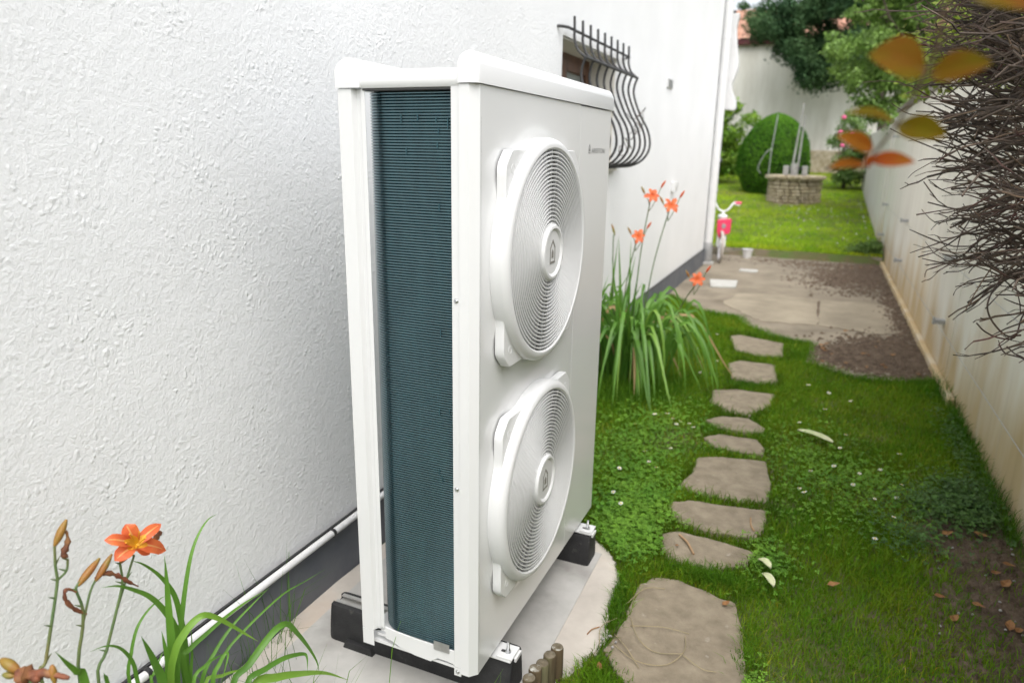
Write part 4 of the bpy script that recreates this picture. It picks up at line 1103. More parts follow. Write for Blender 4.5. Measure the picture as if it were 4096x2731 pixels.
# world coordinates of the near daylily
NEAR_LEAVES = [
    ([(-0.1412, -0.4711, 0.335), (-0.145, -0.4513, 0.4302), (-0.1489, -0.4332, 0.4864), (-0.1528, -0.4132, 0.5418), (-0.1566, -0.3896, 0.5955), (-0.1604, -0.3626, 0.631), (-0.1643, -0.3291, 0.6521), (-0.1682, -0.2975, 0.6508)], 0.0103),
    ([(-0.1232, -0.4911, 0.3576), (-0.1209, -0.4891, 0.4655), (-0.1187, -0.4867, 0.5485), (-0.1164, -0.4849, 0.6134), (-0.1142, -0.4848, 0.6651)], 0.0171),
    ([(-0.1502, -0.4407, 0.3071), (-0.1531, -0.4337, 0.3968), (-0.1562, -0.433, 0.4664), (-0.1592, -0.4396, 0.5325), (-0.1621, -0.4641, 0.5908), (-0.1652, -0.4953, 0.6365), (-0.1682, -0.5199, 0.6597)], 0.0130),
    ([(-0.1412, -0.4529, 0.3613), (-0.1396, -0.4595, 0.4588), (-0.1382, -0.4804, 0.5216), (-0.1367, -0.5107, 0.5783), (-0.1351, -0.5473, 0.6197), (-0.1337, -0.5776, 0.647), (-0.1322, -0.6093, 0.6636)], 0.0127),
    ([(-0.1682, -0.5597, 0.396), (-0.17, -0.5462, 0.457), (-0.1718, -0.5254, 0.5015), (-0.1736, -0.498, 0.5223), (-0.1754, -0.4647, 0.5302), (-0.1772, -0.446, 0.5278)], 0.0068),
    ([(-0.0962, -0.539, 0.4061), (-0.0901, -0.5527, 0.4632), (-0.0842, -0.5692, 0.5167), (-0.0782, -0.5838, 0.5575)], 0.0175),
    ([(-0.1142, -0.5106, 0.3765), (-0.1142, -0.5083, 0.431), (-0.1142, -0.511, 0.4736), (-0.1142, -0.5132, 0.5068)], 0.0134),
    ([(-0.1052, -0.5141, 0.3827), (-0.0962, -0.5017, 0.456), (-0.0872, -0.4847, 0.4871), (-0.0782, -0.4655, 0.5069), (-0.0692, -0.4442, 0.5121), (-0.0602, -0.4182, 0.4887), (-0.0512, -0.3852, 0.446), (-0.0422, -0.3576, 0.4079), (-0.0332, -0.3408, 0.3842)], 0.0150),
    ([(-0.1322, -0.4478, 0.3196), (-0.1367, -0.4317, 0.3829), (-0.1412, -0.4223, 0.4445)], 0.0086),
    ([(-0.1322, -0.4577, 0.3862), (-0.1322, -0.4408, 0.402), (-0.1322, -0.3901, 0.4086), (-0.1322, -0.3327, 0.413), (-0.1322, -0.2677, 0.4113), (-0.1322, -0.1964, 0.4007)], 0.0108),
    ([(-0.1142, -0.4345, 0.3155), (-0.1097, -0.3927, 0.3704), (-0.1052, -0.3441, 0.4034), (-0.1007, -0.2861, 0.4216), (-0.0962, -0.2322, 0.4358)], 0.0083),
    ([(-0.1142, -0.4096, 0.2955), (-0.1081, -0.3641, 0.3497), (-0.1022, -0.3168, 0.3702), (-0.0962, -0.2586, 0.3855), (-0.0901, -0.1874, 0.3955), (-0.0842, -0.1229, 0.3889), (-0.0782, -0.0467, 0.3814)], 0.0062),
    ([(-0.0859, -0.3742, 0.2776), (-0.081, -0.3298, 0.2954), (-0.0762, -0.2874, 0.3195), (-0.0713, -0.2441, 0.3368), (-0.0665, -0.2113, 0.3294), (-0.0616, -0.1857, 0.2869), (-0.0568, -0.1552, 0.2251), (-0.0519, -0.1335, 0.1679), (-0.0471, -0.1314, 0.1335)], 0.0159),
    ([(-0.0665, -0.3525, 0.2675), (-0.0587, -0.3025, 0.2707), (-0.0509, -0.2458, 0.2617), (-0.0432, -0.1918, 0.2359), (-0.0354, -0.1857, 0.2217), (-0.0277, -0.1964, 0.1912)], 0.0128),
    ([(-0.1053, -0.4312, 0.3162), (-0.0988, -0.3946, 0.3092), (-0.0924, -0.361, 0.2983), (-0.0859, -0.3265, 0.2796)], 0.0086),
    ([(-0.0665, -0.3286, 0.2455), (-0.0519, -0.277, 0.2294), (-0.0374, -0.2226, 0.202), (-0.0228, -0.1374, 0.1435), (-0.0083, -0.0633, 0.0675)], 0.0195),
    ([(-0.0782, -0.6987, 0.5408), (-0.0721, -0.7126, 0.5781), (-0.0662, -0.731, 0.6142), (-0.0602, -0.7484, 0.6501)], 0.0138),
    ([(-0.1232, -0.5727, 0.4231), (-0.1214, -0.5767, 0.4707), (-0.1196, -0.5884, 0.506), (-0.1178, -0.6063, 0.5357), (-0.116, -0.6306, 0.5556), (-0.1142, -0.6608, 0.5663)], 0.0078),
    ([(-0.0962, -0.6492, 0.4943), (-0.0962, -0.6511, 0.5092), (-0.0962, -0.6534, 0.5217)], 0.0078),
    ([(-0.0602, -0.4508, 0.3485), (-0.0557, -0.4314, 0.3859), (-0.0512, -0.4182, 0.4024), (-0.0467, -0.4157, 0.395), (-0.0422, -0.4449, 0.3506)], 0.0089),
    ([(-0.0782, -0.4835, 0.3682), (-0.0782, -0.4516, 0.3864), (-0.0782, -0.4213, 0.3846), (-0.0782, -0.3909, 0.3745)], 0.0076),
    ([(-0.1322, -0.5374, 0.3914), (-0.1382, -0.5274, 0.4029), (-0.1441, -0.5025, 0.423), (-0.1502, -0.4898, 0.4286)], 0.0063),
]
LILY = {
    'T1': [(-0.1412, -0.734, 0.5458), (-0.1412, -0.7222, 0.5811), (-0.1412, -0.7026, 0.6416), (-0.1412, -0.6876, 0.6884), (-0.1412, -0.6789, 0.7195), (-0.1412, -0.6779, 0.7495), (-0.1412, -0.6734, 0.7854)],
    'T1b': [(-0.1412, -0.6789, 0.7195), (-0.1412, -0.6611, 0.7283), (-0.1412, -0.6555, 0.7475)],
    'T1bud': [(-0.1412, -0.6734, 0.7854), (-0.1412, -0.6591, 0.8049), (-0.1412, -0.6457, 0.823)],
    'T1w': [(-0.1412, -0.6547, 0.7526), (-0.1412, -0.6609, 0.7618), (-0.1412, -0.6503, 0.7808), (-0.1412, -0.6494, 0.8025)],
    'T2': [(-0.1412, -0.6712, 0.4954), (-0.1412, -0.649, 0.6043), (-0.1412, -0.6444, 0.6427), (-0.1412, -0.6503, 0.6816), (-0.1412, -0.6458, 0.6904)],
    'T2bud': [(-0.1412, -0.6462, 0.6877), (-0.1412, -0.623, 0.7025), (-0.1412, -0.5981, 0.7176)],
    'T2b': [(-0.1412, -0.6476, 0.6093), (-0.1412, -0.6308, 0.6516), (-0.1412, -0.6213, 0.6692), (-0.1412, -0.6129, 0.6787)],
    'T2budb': [(-0.1412, -0.6131, 0.6774), (-0.1412, -0.5938, 0.6938), (-0.1412, -0.5738, 0.7125)],
    'T2w': [(-0.1412, -0.6507, 0.679), (-0.1412, -0.6666, 0.6934), (-0.1412, -0.6716, 0.678), (-0.1412, -0.6604, 0.6504), (-0.1412, -0.6393, 0.623)],
    'T2w2': [(-0.1412, -0.6123, 0.6828), (-0.1412, -0.5901, 0.6803), (-0.1412, -0.5695, 0.6627), (-0.1412, -0.5493, 0.6364), (-0.1412, -0.5307, 0.6147)],
    'T3': [(-0.1412, -0.6378, 0.4686), (-0.1412, -0.6136, 0.5236), (-0.1412, -0.5832, 0.5898), (-0.1412, -0.5622, 0.6413), (-0.1412, -0.5611, 0.6835)],
    'T3b': [(-0.1412, -0.581, 0.5945), (-0.1412, -0.5527, 0.6447), (-0.1412, -0.5302, 0.6839)],
    'FL': [(-0.1412, -0.523, 0.7014)],
    'FLt': [(-0.1412, -0.5845, 0.746), (-0.1412, -0.5382, 0.7546), (-0.1412, -0.463, 0.7164), (-0.1412, -0.4592, 0.6529), (-0.1412, -0.4964, 0.6651), (-0.1412, -0.5708, 0.6937)],
    'wilt': [(-0.1412, -0.4846, 0.6911), (-0.1412, -0.4649, 0.7025)],
    'T3bud': [(-0.1412, -0.5609, 0.6849), (-0.1412, -0.5489, 0.6916), (-0.1412, -0.5439, 0.6948)],
}
FRONT_BUDS = {
    'budA': [(-0.1035, -0.8064, 0.6638), (-0.088, -0.8025, 0.6544), (-0.0714, -0.7984, 0.644)],
    'budB': [(-0.0975, -0.8108, 0.6403), (-0.0872, -0.8066, 0.6394), (-0.0784, -0.8032, 0.638)],
    'budC': [(-0.0271, -0.7754, 0.6566), (-0.0234, -0.7777, 0.6437), (-0.0186, -0.7807, 0.6266)],
    'wilt': [(-0.0676, -0.8009, 0.6301), (-0.0565, -0.7935, 0.6389), (-0.0346, -0.7826, 0.6435), (0.0009, -0.7692, 0.6367)],
    'blob': [(-0.0743, -0.8026, 0.6342), (-0.0608, -0.7947, 0.6409), (-0.0395, -0.7876, 0.6338)],
    'stem': [(-0.0714, -0.7984, 0.644), (-0.0534, -0.7947, 0.6303), (-0.0311, -0.8041, 0.5662)],
}

# ================================================================ LOG EDGING
logs = empty('log_edging', (0.46, 0.18, 0.0), 'short row of weathered round log posts edging the cement pad', 'garden edging')
lp = [(0.478, 0.262), (0.468, 0.228), (0.459, 0.193), (0.452, 0.157), (0.449, 0.121), (0.447, 0.085), (0.446, 0.049)]
for k, (lx_, ly_) in enumerate(lp):
    top = 0.102 - 0.004 * (k % 3)
    tilt = 0.006 * math.sin(k * 2.1)
    pr = [(0.0175, -0.06), (0.0188, 0.02), (0.0182, top - 0.006), (0.0165, top - 0.001)]
    lo_ = MB().lathe(pr, (lx_, ly_, 0), 'z', 16).build('log_post', MT['log'], logs, smooth=True)
    MB().lathe([(0.0166, top - 0.001), (0.013, top + 0.001), (0.0, top + 0.0015)], (lx_, ly_, 0), 'z', 16).build('cut_end', MT['log_top'], lo_, smooth=True)

# ================================================================ DAYLILIES
def strap(pts, w, name, material, parent, hint=(0.30, -0.55, 0.75), keel=0.28, k=4):
    P = spline(pts, k)
    n = len(P)
    ws = []
    for i in range(n):
        t = i / (n - 1)
        ws.append(max(w * (0.62 + 0.38 * min(1, t * 3)) * (1 - max(0, (t - 0.35) / 0.65) ** 1.7), w * 0.03))
    return MB().ribbon(P, ws, up=hint, keel=keel).build(name, material, parent, smooth=True, angle=85, fix=False)

def bud(pts, w, name, material, parent):
    P = spline(pts, 4); n = len(P)
    rad = [max(w * math.sin(math.pi * (0.10 + 0.84 * i / (n - 1))) ** 0.8, w * 0.12) for i in range(n)]
    return MB().tube(P, rad, 8).build(name, material, parent, smooth=True, angle=70)

def wilted(pts, w, parent):
    P = spline(pts, 5); n = len(P); r_ = random.Random(int(abs(P[0].y) * 1e5))
    rad = [w * (0.5 + 0.8 * r_.random()) * (0.35 + math.sin(math.pi * min(1, 0.15 + 0.8 * i / (n - 1)))) for i in range(n)]
    return MB().tube(P, rad, 6).build('wilted_bloom', MT['wilted'], parent, smooth=True, angle=60)

def petal_mesh(c, tip, nrm, w, ruffle=0.0, seed=0):
    """recurved lanceolate petal from the centre c to tip; nrm = flower axis (towards viewer)"""
    c, tip, nrm = Vector(c), Vector(tip), Vector(nrm).normalized()
    L_ = (tip - c).length
    d = (tip - c).normalized()
    s = d.cross(nrm).normalized()
    nu, nv_ = 9, 7
    vs = []
    r_ = random.Random(seed)
    for i in range(nu):
        t = i / (nu - 1)
        wid = w * (0.16 + 0.84 * math.sin(math.pi * min(t * 0.80 + 0.08, 1.0)) ** 0.9) * (1 if t < 0.8 else max(0.10, 1 - ((t - 0.8) / 0.2) ** 1.6))
        lift = 0.26 * math.sin(math.pi * t * 0.8) * L_ - 0.22 * t ** 2.2 * L_
        for j in range(nv_):
            q_ = j / (nv_ - 1) * 2 - 1
            ruf = ruffle * abs(q_) ** 2 * math.sin(t * 16 + q_ * 2 + seed) * L_
            vs.append(c + d * (L_ * t) + s * (q_ * wid * 0.5) + nrm * (lift + 0.10 * wid * (1 - abs(q_)) * -1 + ruf + 0.012))
    fs = [(i * nv_ + j, i * nv_ + j + 1, (i + 1) * nv_ + j + 1, (i + 1) * nv_ + j) for i in range(nu - 1) for j in range(nv_ - 1)]
    mid = [vs[i * nv_ + nv_ // 2] + nrm * 0.0012 for i in range(nu)]
    return vs, fs, mid

def lily_flower(parent, c, tips, nrm, w=0.034, stripes=True):
    c = Vector(c); nrm = Vector(nrm).normalized()
    fl = MB().lathe([(0.004, -0.03), (0.007, -0.01), (0.010, 0.004)], (0, 0, 0), 'z', 10)
    qt = nrm.to_track_quat('Z', 'Y')
    fl.v = [tuple(c + qt @ Vector(p)) for p in fl.v]
    fo = fl.build('flower', MT['throat'], parent, smooth=True)
    for k, tip in enumerate(tips):
        vs, fs, mid = petal_mesh(c, tip, nrm, w * (1.0 if k % 2 else 0.78), 0.05 if k % 2 else 0.012, k)
        MB().add(vs, fs).build('petal', MT['petal'], fo, smooth=True, angle=85, fix=False)
        if stripes:
            MB().ribbon(mid[1:8], [0.0042, 0.0040, 0.0036, 0.003, 0.0024, 0.0018, 0.001], up=nrm, keel=0.05).build('midrib', MT['petal_stripe'], fo, fix=False)
            thr = [m + nrm * 0.0008 for m in mid[0:4]]
            MB().ribbon(thr, [0.010, 0.0155, 0.012, 0.004], up=nrm, keel=0.1).build('throat_patch', MT['throat'], fo, fix=False)
    if stripes:
        for k in range(6):
            a = k * 1.05
            o1 = qt @ Vector((math.cos(a) * 0.010, math.sin(a) * 0.010, 0.03)); o2 = qt @ Vector((math.cos(a) * 0.017, math.sin(a) * 0.017, 0.046))
            MB().tube([c, c + o1, c + o2], [0.0012, 0.0010, 0.0016], 5).build('stamen', MT['throat'], fo, smooth=True)
    return fo

near = empty('daylily', (-0.16, -0.46, 0.0), 'orange daylily in bloom with buds and long green strap leaves against the white wall', 'flower', 'daylilies')
gbase = [(-0.15, -0.43), (-0.13, -0.40), (-0.11, -0.44), (-0.16, -0.47), (-0.09, -0.37)]
for i, (pts, w) in enumerate(NEAR_LEAVES):
    p0 = Vector(pts[0])
    b = gbase[i % 5]
    if i in (12, 13, 14, 15): b = (-0.03, -0.40)
    if i == 16: b = (-0.05, -0.72)
    foot = Vector((p0.x * 0.6 + b[0] * 0.4, p0.y * 0.75 + b[1] * 0.25, -0.01)) if i not in (16,) else Vector((b[0], b[1], -0.01))
    full = [foot, foot.lerp(p0, 0.55) + Vector((0, 0, 0.01))] + [Vector(p) for p in pts]
    strap(full, w * 1.05, 'leaf', MT['strap_pale'] if i in (7, 14, 15) else MT['strap'], near, hint=(0.55, -0.62, 0.55))
def stem_down(pts):
    p0 = Vector(pts[0])
    return [Vector((p0.x + 0.02, p0.y + 0.06, -0.01)), Vector((p0.x + 0.012, p0.y + 0.025, p0.z * 0.5))] + [Vector(p) for p in pts]
for key in ('T1', 'T2', 'T3'):
    P = spline(stem_down(LILY[key]), 4)
    MB().tube(P, [0.0036 - 0.0014 * i / len(P) for i in range(len(P))], 8).build('stem', MT['stem'], near, smooth=True)
for key in ('T1b', 'T2b', 'T3b'):
    MB().tube(spline(LILY[key], 4), 0.0022, 7).build('stem', MT['stem'], near, smooth=True)
for key, w in (('T1bud', 0.0068), ('T2bud', 0.0072), ('T2budb', 0.0066), ('T3bud', 0.006)):
    bud(LILY[key], w, 'bud', MT['bud'], near)
wilted(LILY['T1w'], 0.0042, near); wilted(LILY['T2w'], 0.0035, near); wilted(LILY['T2w2'], 0.0035, near); wilted(LILY['wilt'], 0.006, near)
nb = random.Random(5)
for key in ('T1', 'T2', 'T3', 'T1b', 'T3b'):          # bracts and scars on the scapes
    for p in LILY[key][1:]:
        p = Vector(p); dv = Vector((nb.uniform(-.3, .3), nb.choice([-1, 1]), 0.9)).normalized()
        MB().tube([p, p + dv * 0.008, p + dv * 0.016], [0.0022, 0.0015, 0.0004], 6).build('bract', MT['stem'], near, smooth=True)
view = (CAM - Vector(LILY['FL'][0])).normalized()
lily_flower(near, LILY['FL'][0], LILY['FLt'], (0.62, -0.42, 0.66), 0.030)

front = empty('daylily', (-0.03, -0.79, 0.0), 'cluster of closed daylily buds and one withered orange bloom on a short stem', 'flower', 'daylilies')
for key in ('budA', 'budB', 'budC'): bud(FRONT_BUDS[key], 0.0088 if key == 'budA' else 0.006, 'bud', MT['bud'], front)
wilted(FRONT_BUDS['wilt'], 0.006, front); wilted(FRONT_BUDS['blob'], 0.011, front)
ps = [Vector(p) for p in FRONT_BUDS['stem']]
MB().tube(spline(ps + [Vector((-0.02, -0.80, 0.30)), Vector((-0.02, -0.79, -0.01))], 4), 0.0032, 8).build('stem', MT['stem'], front, smooth=True)
for key in ('budB', 'budC', 'blob'):
    MB().tube([FRONT_BUDS[key][-1], Vector(FRONT_BUDS['stem'][1]) + Vector((0, 0, -0.01)), FRONT_BUDS['stem'][2]], 0.0022, 6).build('stem', MT['stem'], front, smooth=True)

# --- the big clump between the unit and the patio
clump = empty('daylily', (0.0, 3.1, 0.0), 'large daylily clump with tall orange flowers behind the heat pump', 'flower', 'daylilies')
cr = random.Random(21)
for k in range(150):
    a = cr.uniform(0, 2 * math.pi); rr = abs(cr.gauss(0, 0.13))
    b = Vector((-0.06 + rr * math.cos(a), 3.12 + rr * 1.15 * math.sin(a), -0.01))
    b.x = max(b.x, -0.33)
    out = Vector((math.cos(a) + cr.gauss(0.12, 0.35), math.sin(a) + cr.gauss(-0.25, 0.35), 0)).normalized()
    L_ = cr.uniform(0.50, 0.95); lean = cr.uniform(0.20, 0.62)
    p1 = b + Vector((0, 0, L_ * 0.40)) + out * L_ * lean * 0.22
    p2 = b + Vector((0, 0, L_ * (0.72 - 0.28 * lean))) + out * L_ * lean * 0.62
    p3 = b + Vector((0, 0, L_ * (0.72 - 0.85 * lean))) + out * L_ * lean * 1.05
    p4 = b + Vector((0, 0, max(L_ * (0.52 - 1.25 * lean), 0.02))) + out * L_ * lean * 1.25
    pts = [b, p1, p2, p3, p4]
    for p in pts:
        p.x = max(p.x, -0.37)
        if p.x < 0.40: p.y = max(p.y, 1.12)
    strap(pts, cr.uniform(0.018, 0.030), 'leaf', MT['strap_pale'] if cr.random() < 0.2 else (MT['strap_dry'] if cr.random() < 0.05 else MT['strap']), clump, k=3)
for k in range(14):                                   # upright young blades
    b = Vector((-0.2 + cr.uniform(-0.1, 0.16), 3.05 + cr.uniform(-0.2, 0.2), -0.01))
    h = cr.uniform(0.65, 0.98)
    strap([b, b + Vector((cr.gauss(0, .02), cr.gauss(0, .02), h * 0.5)), b + Vector((cr.gauss(-.01, .05), cr.gauss(0, .04), h))], 0.022, 'leaf', MT['strap'], clump, k=4)
FLB = [((0.032, 3.10, 1.201), (-0.05, 3.12)), ((0.154, 3.10, 1.145), (0.0, 3.08)), ((-0.04, 3.10, 0.942), (-0.12, 3.05)), ((0.353, 3.10, 0.693), (0.16, 3.2)), ((-0.193, 3.10, 0.947), (-0.16, 3.2)), ((0.296, 3.10, 0.561), None)]
fr_ = random.Random(4)
for i, (fp_, b) in enumerate(FLB):
    if b is None: continue
    f_ = Vector(fp_); bb = Vector((b[0], b[1], 0))
    mid = bb.lerp(f_, 0.55) + Vector((-0.02, 0, 0.08))
    MB().tube(spline([bb, mid, f_ - Vector((0.008, 0, 0.03)), f_], 6), 0.0036, 7).build('stem', MT['stem'], clump, smooth=True)
    if i == 4:
        bud([f_, f_ + Vector((-0.01, 0, 0.03)), f_ + Vector((-0.025, 0, 0.07))], 0.008, 'bud', MT['bud'], clump)
        continue
    nrm = Vector((0.35, -0.75, 0.45))
    tips = []
    q1 = nrm.normalized().to_track_quat('Z', 'Y')
    for k in range(6):
        a = k * math.pi / 3 + fr_.uniform(-0.2, 0.2)
        tips.append(f_ + q1 @ Vector((math.cos(a), math.sin(a), 0.15)) * fr_.uniform(0.045, 0.06))
    lily_flower(clump, f_, tips, nrm, 0.030, stripes=False)
    for s_ in (-1, 1):
        e_ = f_ + Vector((0.05 * s_, 0.02, 0.035 + 0.02 * s_))
        MB().tube(spline([f_ - Vector((0.01, 0, 0.09)), f_ + Vector((0.02 * s_, 0.01, -0.03)), e_], 4), 0.0025, 6).build('stem', MT['stem'], clump, smooth=True)
        bud([e_, e_ + Vector((0.012 * s_, 0, 0.022)), e_ + Vector((0.026 * s_, 0, 0.045))], 0.0075, 'bud', MT['bud'] if s_ < 0 else MT['petal'], clump)

# ================================================================ STONE WELL
well = empty('stone_well', (0.42, 15.4, 0.46), 'round dry stone well with a stone rim and white steel winding frame', 'well')
WC = Vector((0.42, 15.4)); WR = 0.50; wz = 0.44
MB().lathe([(WR - 0.035, wz - 0.15), (WR - 0.035, wz + 0.58), (WR - 0.20, wz + 0.58), (WR - 0.20, wz - 0.1)], (WC.x, WC.y, 0), 'z', 48).build('well_core', MT['mortar'], well)
bms = []
for k in range(6):
    r_ = random.Random(60 + k)
    b = MB().box(-0.5, 0.5, -0.5, 0.5, -0.5, 0.5)
    me = bpy.data.meshes.new('stone')
    me.from_pydata([(x * r_.uniform(0.9, 1.02), y * r_.uniform(0.9, 1.05), z * r_.uniform(0.86, 1.02)) for x, y, z in b.v], [], b.f)
    bm = bmesh.new(); bm.from_mesh(me)
    bmesh.ops.bevel(bm, geom=bm.edges[:], offset=0.10, segments=1, affect='EDGES')
    bmesh.ops.recalc_face_normals(bm, faces=bm.faces); bm.to_mesh(me); bm.free()
    me.materials.append(MT['well_stone']); bms.append(me)
wr_ = random.Random(31)
z = wz - 0.02
for course in range(8):
    hcs = wr_.uniform(0.062, 0.082)
    a = wr_.uniform(0, 1)
    a_end = a + 2 * math.pi
    while a < a_end - 0.08:
        da = min(wr_.uniform(0.16, 0.40), a_end - a)
        rr = WR + wr_.uniform(-0.012, 0.014)
        ln = 2 * rr * math.sin(da / 2)
        piece('stone', wr_.choice(bms), well, (WC.x + rr * math.cos(a + da / 2), WC.y + rr * math.sin(a + da / 2), z + hcs / 2), (0, wr_.uniform(-.03, .03), a + da / 2), (0.11, ln * 0.96, hcs * 0.80))
        a += da
    z += hcs
a = 0.2
while a < 0.2 + 2 * math.pi - 0.05:
    da = min(wr_.uniform(0.30, 0.48), 0.2 + 2 * math.pi - a)
    rr = WR - 0.03
    piece('rim_stone', wr_.choice(bms), well, (WC.x + rr * math.cos(a + da / 2), WC.y + rr * math.sin(a + da / 2), z + 0.032), (0, 0, a + da / 2), (0.30, 2 * (rr + 0.1) * math.sin(da / 2) * 0.98, 0.070))
    a += da
ztop = z + 0.066
for (xa, xb, yy, zt) in ((0.33, 0.425, 15.25, 2.52), (0.44, 0.475, 15.32, 2.30)):
    MB().prism([(xa - 0.022, ztop - 0.05), (xa + 0.022, ztop - 0.05), (xb + 0.014, zt), (xb - 0.014, zt)], yy - 0.03, yy + 0.03, 'y').build('frame_leg', MT['whitewash'], well, bevel=0.006)
MB().box(0.20, 0.62, 15.22, 15.27, ztop + 0.13, ztop + 0.18).build('frame_bar', MT['iron'], well, bevel=0.006)
for xx in (0.22, 0.60):
    MB().box(xx - 0.055, xx + 0.055, 15.18, 15.34, ztop + 0.002, ztop + 0.20).build('bearing_block', MT['whitewash'], well, bevel=0.012)
MB().tube([(0.385, 15.22, ztop), (0.385, 15.22, ztop + 0.25)], 0.08, 14).build('pump_collar', MT['whitewash'], well, smooth=True)
MB().tube([(-0.12, 15.1, ztop - 0.04), (-0.115, 15.1, 1.5), (-0.06, 15.1, 2.30)], 0.011, 10).build('pump_rod', MT['zinc'], well, smooth=True)
MB().tube(spline([(-0.115, 15.1, 1.60), (-0.21, 15.08, 1.52), (-0.31, 15.08, 1.33), (-0.345, 15.08, 1.17), (-0.28, 15.1, 1.08)], 5), 0.008, 8).build('hose', MT['zinc'], well, smooth=True)

# ================================================================ CHILD'S BICYCLE
bike = empty('bicycle', (-0.22, 8.95, 0.0), 'small pink and white child bicycle parked by the house corner', 'bicycle')
def wheel(yc, xc, steer):
    cs, sn = math.cos(steer), math.sin(steer)
    def T(v): return [(xc + p[0] * cs - p[1] * sn, yc + p[0] * sn + p[1] * cs, p[2]) for p in v]
    rad = 0.20
    ty = MB().lathe([(rad + 0.022 * math.cos(a), 0.022 * math.sin(a)) for a in [2 * math.pi * k / 8 for k in range(8)]], (0, 0, 0.222), 'x', 36, close=True)
    # lathe about x axis: radius in y/z plane
    ty.v = T([(p[0], p[1], p[2]) for p in ty.v])
    wo = ty.build('wheel', MT['tyre'], bike, smooth=True)
    rm = MB().lathe([(rad - 0.018, -0.012), (rad - 0.034, -0.010), (rad - 0.034, 0.010), (rad - 0.018, 0.012)], (0, 0, 0.222), 'x', 36, close=True); rm.v = T(rm.v)
    rm.build('rim', MT['bike_white'], wo, smooth=True)
    for k in range(12):
        a = 2 * math.pi * k / 12
        sp_ = MB().tube([(0, 0, 0.222), (0, (rad - 0.03) * math.cos(a), 0.222 + (rad - 0.03) * math.sin(a))], 0.0025, 4); sp_.v = T(sp_.v)
        sp_.build('spoke', MT['steel'], wo)
    hb = MB().tube([(-0.04, 0, 0.222), (0.04, 0, 0.222)], 0.018, 10); hb.v = T(hb.v); hb.build('hub', MT['steel'], wo, smooth=True)
ST = R(14)
wheel(8.74, -0.205, ST); wheel(9.36, -0.29, R(6))
fk = Vector((-0.205, 8.74, 0.222)); hd = Vector((-0.225, 8.84, 0.56))
for s_ in (-1, 1):
    off = Vector((math.cos(ST), math.sin(ST), 0)) * 0.045 * s_
    MB().tube(spline([fk + off, fk.lerp(hd, 0.6) + off, hd + off * 0.5 - Vector((0, 0, 0.03))], 3), 0.015, 8).build('fork', MT['bike_white'], bike, smooth=True)
MB().tube([hd - Vector((0, -0.01, 0.05)), hd + Vector((-0.004, 0.02, 0.14))], 0.020, 10).build('head_tube', MT['bike_white'], bike, smooth=True)
hb0 = hd + Vector((-0.004, 0.02, 0.14))
dx_ = Vector((math.cos(ST), math.sin(ST), 0))
hbp = [hb0 - dx_ * 0.215 + Vector((0, 0.05, 0.115)), hb0 - dx_ * 0.13 + Vector((0, 0.04, 0.115)), hb0 - dx_ * 0.07 + Vector((0, 0, 0.03)), hb0, hb0 + dx_ * 0.07 + Vector((0, 0, 0.03)), hb0 + dx_ * 0.13 + Vector((0, 0.04, 0.115)), hb0 + dx_ * 0.215 + Vector((0, 0.05, 0.115))]
MB().tube(spline(hbp, 5), 0.0125, 10).build('handlebar', MT['bike_white'], bike, smooth=True)
for s_ in (-1, 1):
    a_ = hbp[6] if s_ > 0 else hbp[0]
    MB().tube([a_ - dx_ * 0.085 * s_, a_ + dx_ * 0.012 * s_], 0.020, 12).build('grip', MT['bike_pink'], bike, smooth=True)
    MB().tube([a_ - dx_ * 0.09 * s_ - Vector((0, 0.04, 0.01)), a_ - dx_ * 0.0 * s_ - Vector((0, 0.06, 0.03))], 0.006, 6).build('brake_lever', MT['bike_white'], bike, smooth=True)
MB().lathe([(0.0, 0.03), (0.05, 0.025), (0.068, 0.0), (0.055, -0.05), (0.0, -0.06)], (hd.x - 0.002, hd.y - 0.01, hd.z + 0.075), 'z', 20).build('headset_cover', MT['bike_white'], bike, smooth=True)
pc = hd + Vector((0.035, -0.09, -0.075))
pp = [(-0.095, 0.09), (-0.08, 0.105), (0.085, 0.125), (0.10, 0.11), (0.095, -0.06), (0.08, -0.085), (-0.01, -0.105), (-0.03, -0.14), (-0.055, -0.145), (-0.07, -0.10), (-0.088, -0.06)]
plt = MB()
plt.add([(pc.x + a * math.cos(ST), pc.y + a * math.sin(ST), pc.z + b) for a, b in pp] + [(pc.x + a * math.cos(ST) - 0.01, pc.y + a * math.sin(ST) + 0.05, pc.z + b) for a, b in pp],
        [tuple(range(11)), tuple(range(11, 22))[::-1]] + [(i, (i + 1) % 11, 11 + (i + 1) % 11, 11 + i) for i in range(11)])
po = plt.build('front_plate', MT['bike_pink'], bike, bevel=0.01)
em = MB().lathe([(0.0, -0.004), (0.030, -0.004), (0.034, 0.0)], (pc.x - 0.005, pc.y - 0.002, pc.z + 0.02), 'y', 16)
em.build('round_emblem', MT['zinc'], po, smooth=True)
bb_ = Vector((-0.26, 9.10, 0.25)); sd2 = Vector((-0.275, 9.22, 0.47)); rw_ = Vector((-0.29, 9.36, 0.222))
for a_, b_ in ((hd, bb_), (bb_, sd2), (bb_, rw_), (sd2, rw_)):
    MB().tube([a_, a_.lerp(b_, 0.5), b_], 0.017, 8).build('frame_tube', MT['bike_lilac'], bike, smooth=True)
MB().lathe([(0.0, 0.03), (0.05, 0.028), (0.085, 0.01), (0.07, -0.015), (0.0, -0.02)], (sd2.x, sd2.y, sd2.z + 0.05), 'z', 18).build('saddle', MT['bike_pink'], bike, smooth=True)
MB().tube([(bb_.x - 0.08, bb_.y, bb_.z - 0.06), (bb_.x - 0.04, bb_.y, bb_.z), (bb_.x + 0.04, bb_.y, bb_.z), (bb_.x + 0.08, bb_.y, bb_.z + 0.06)], 0.01, 6).build('crank', MT['steel'], bike, smooth=True)

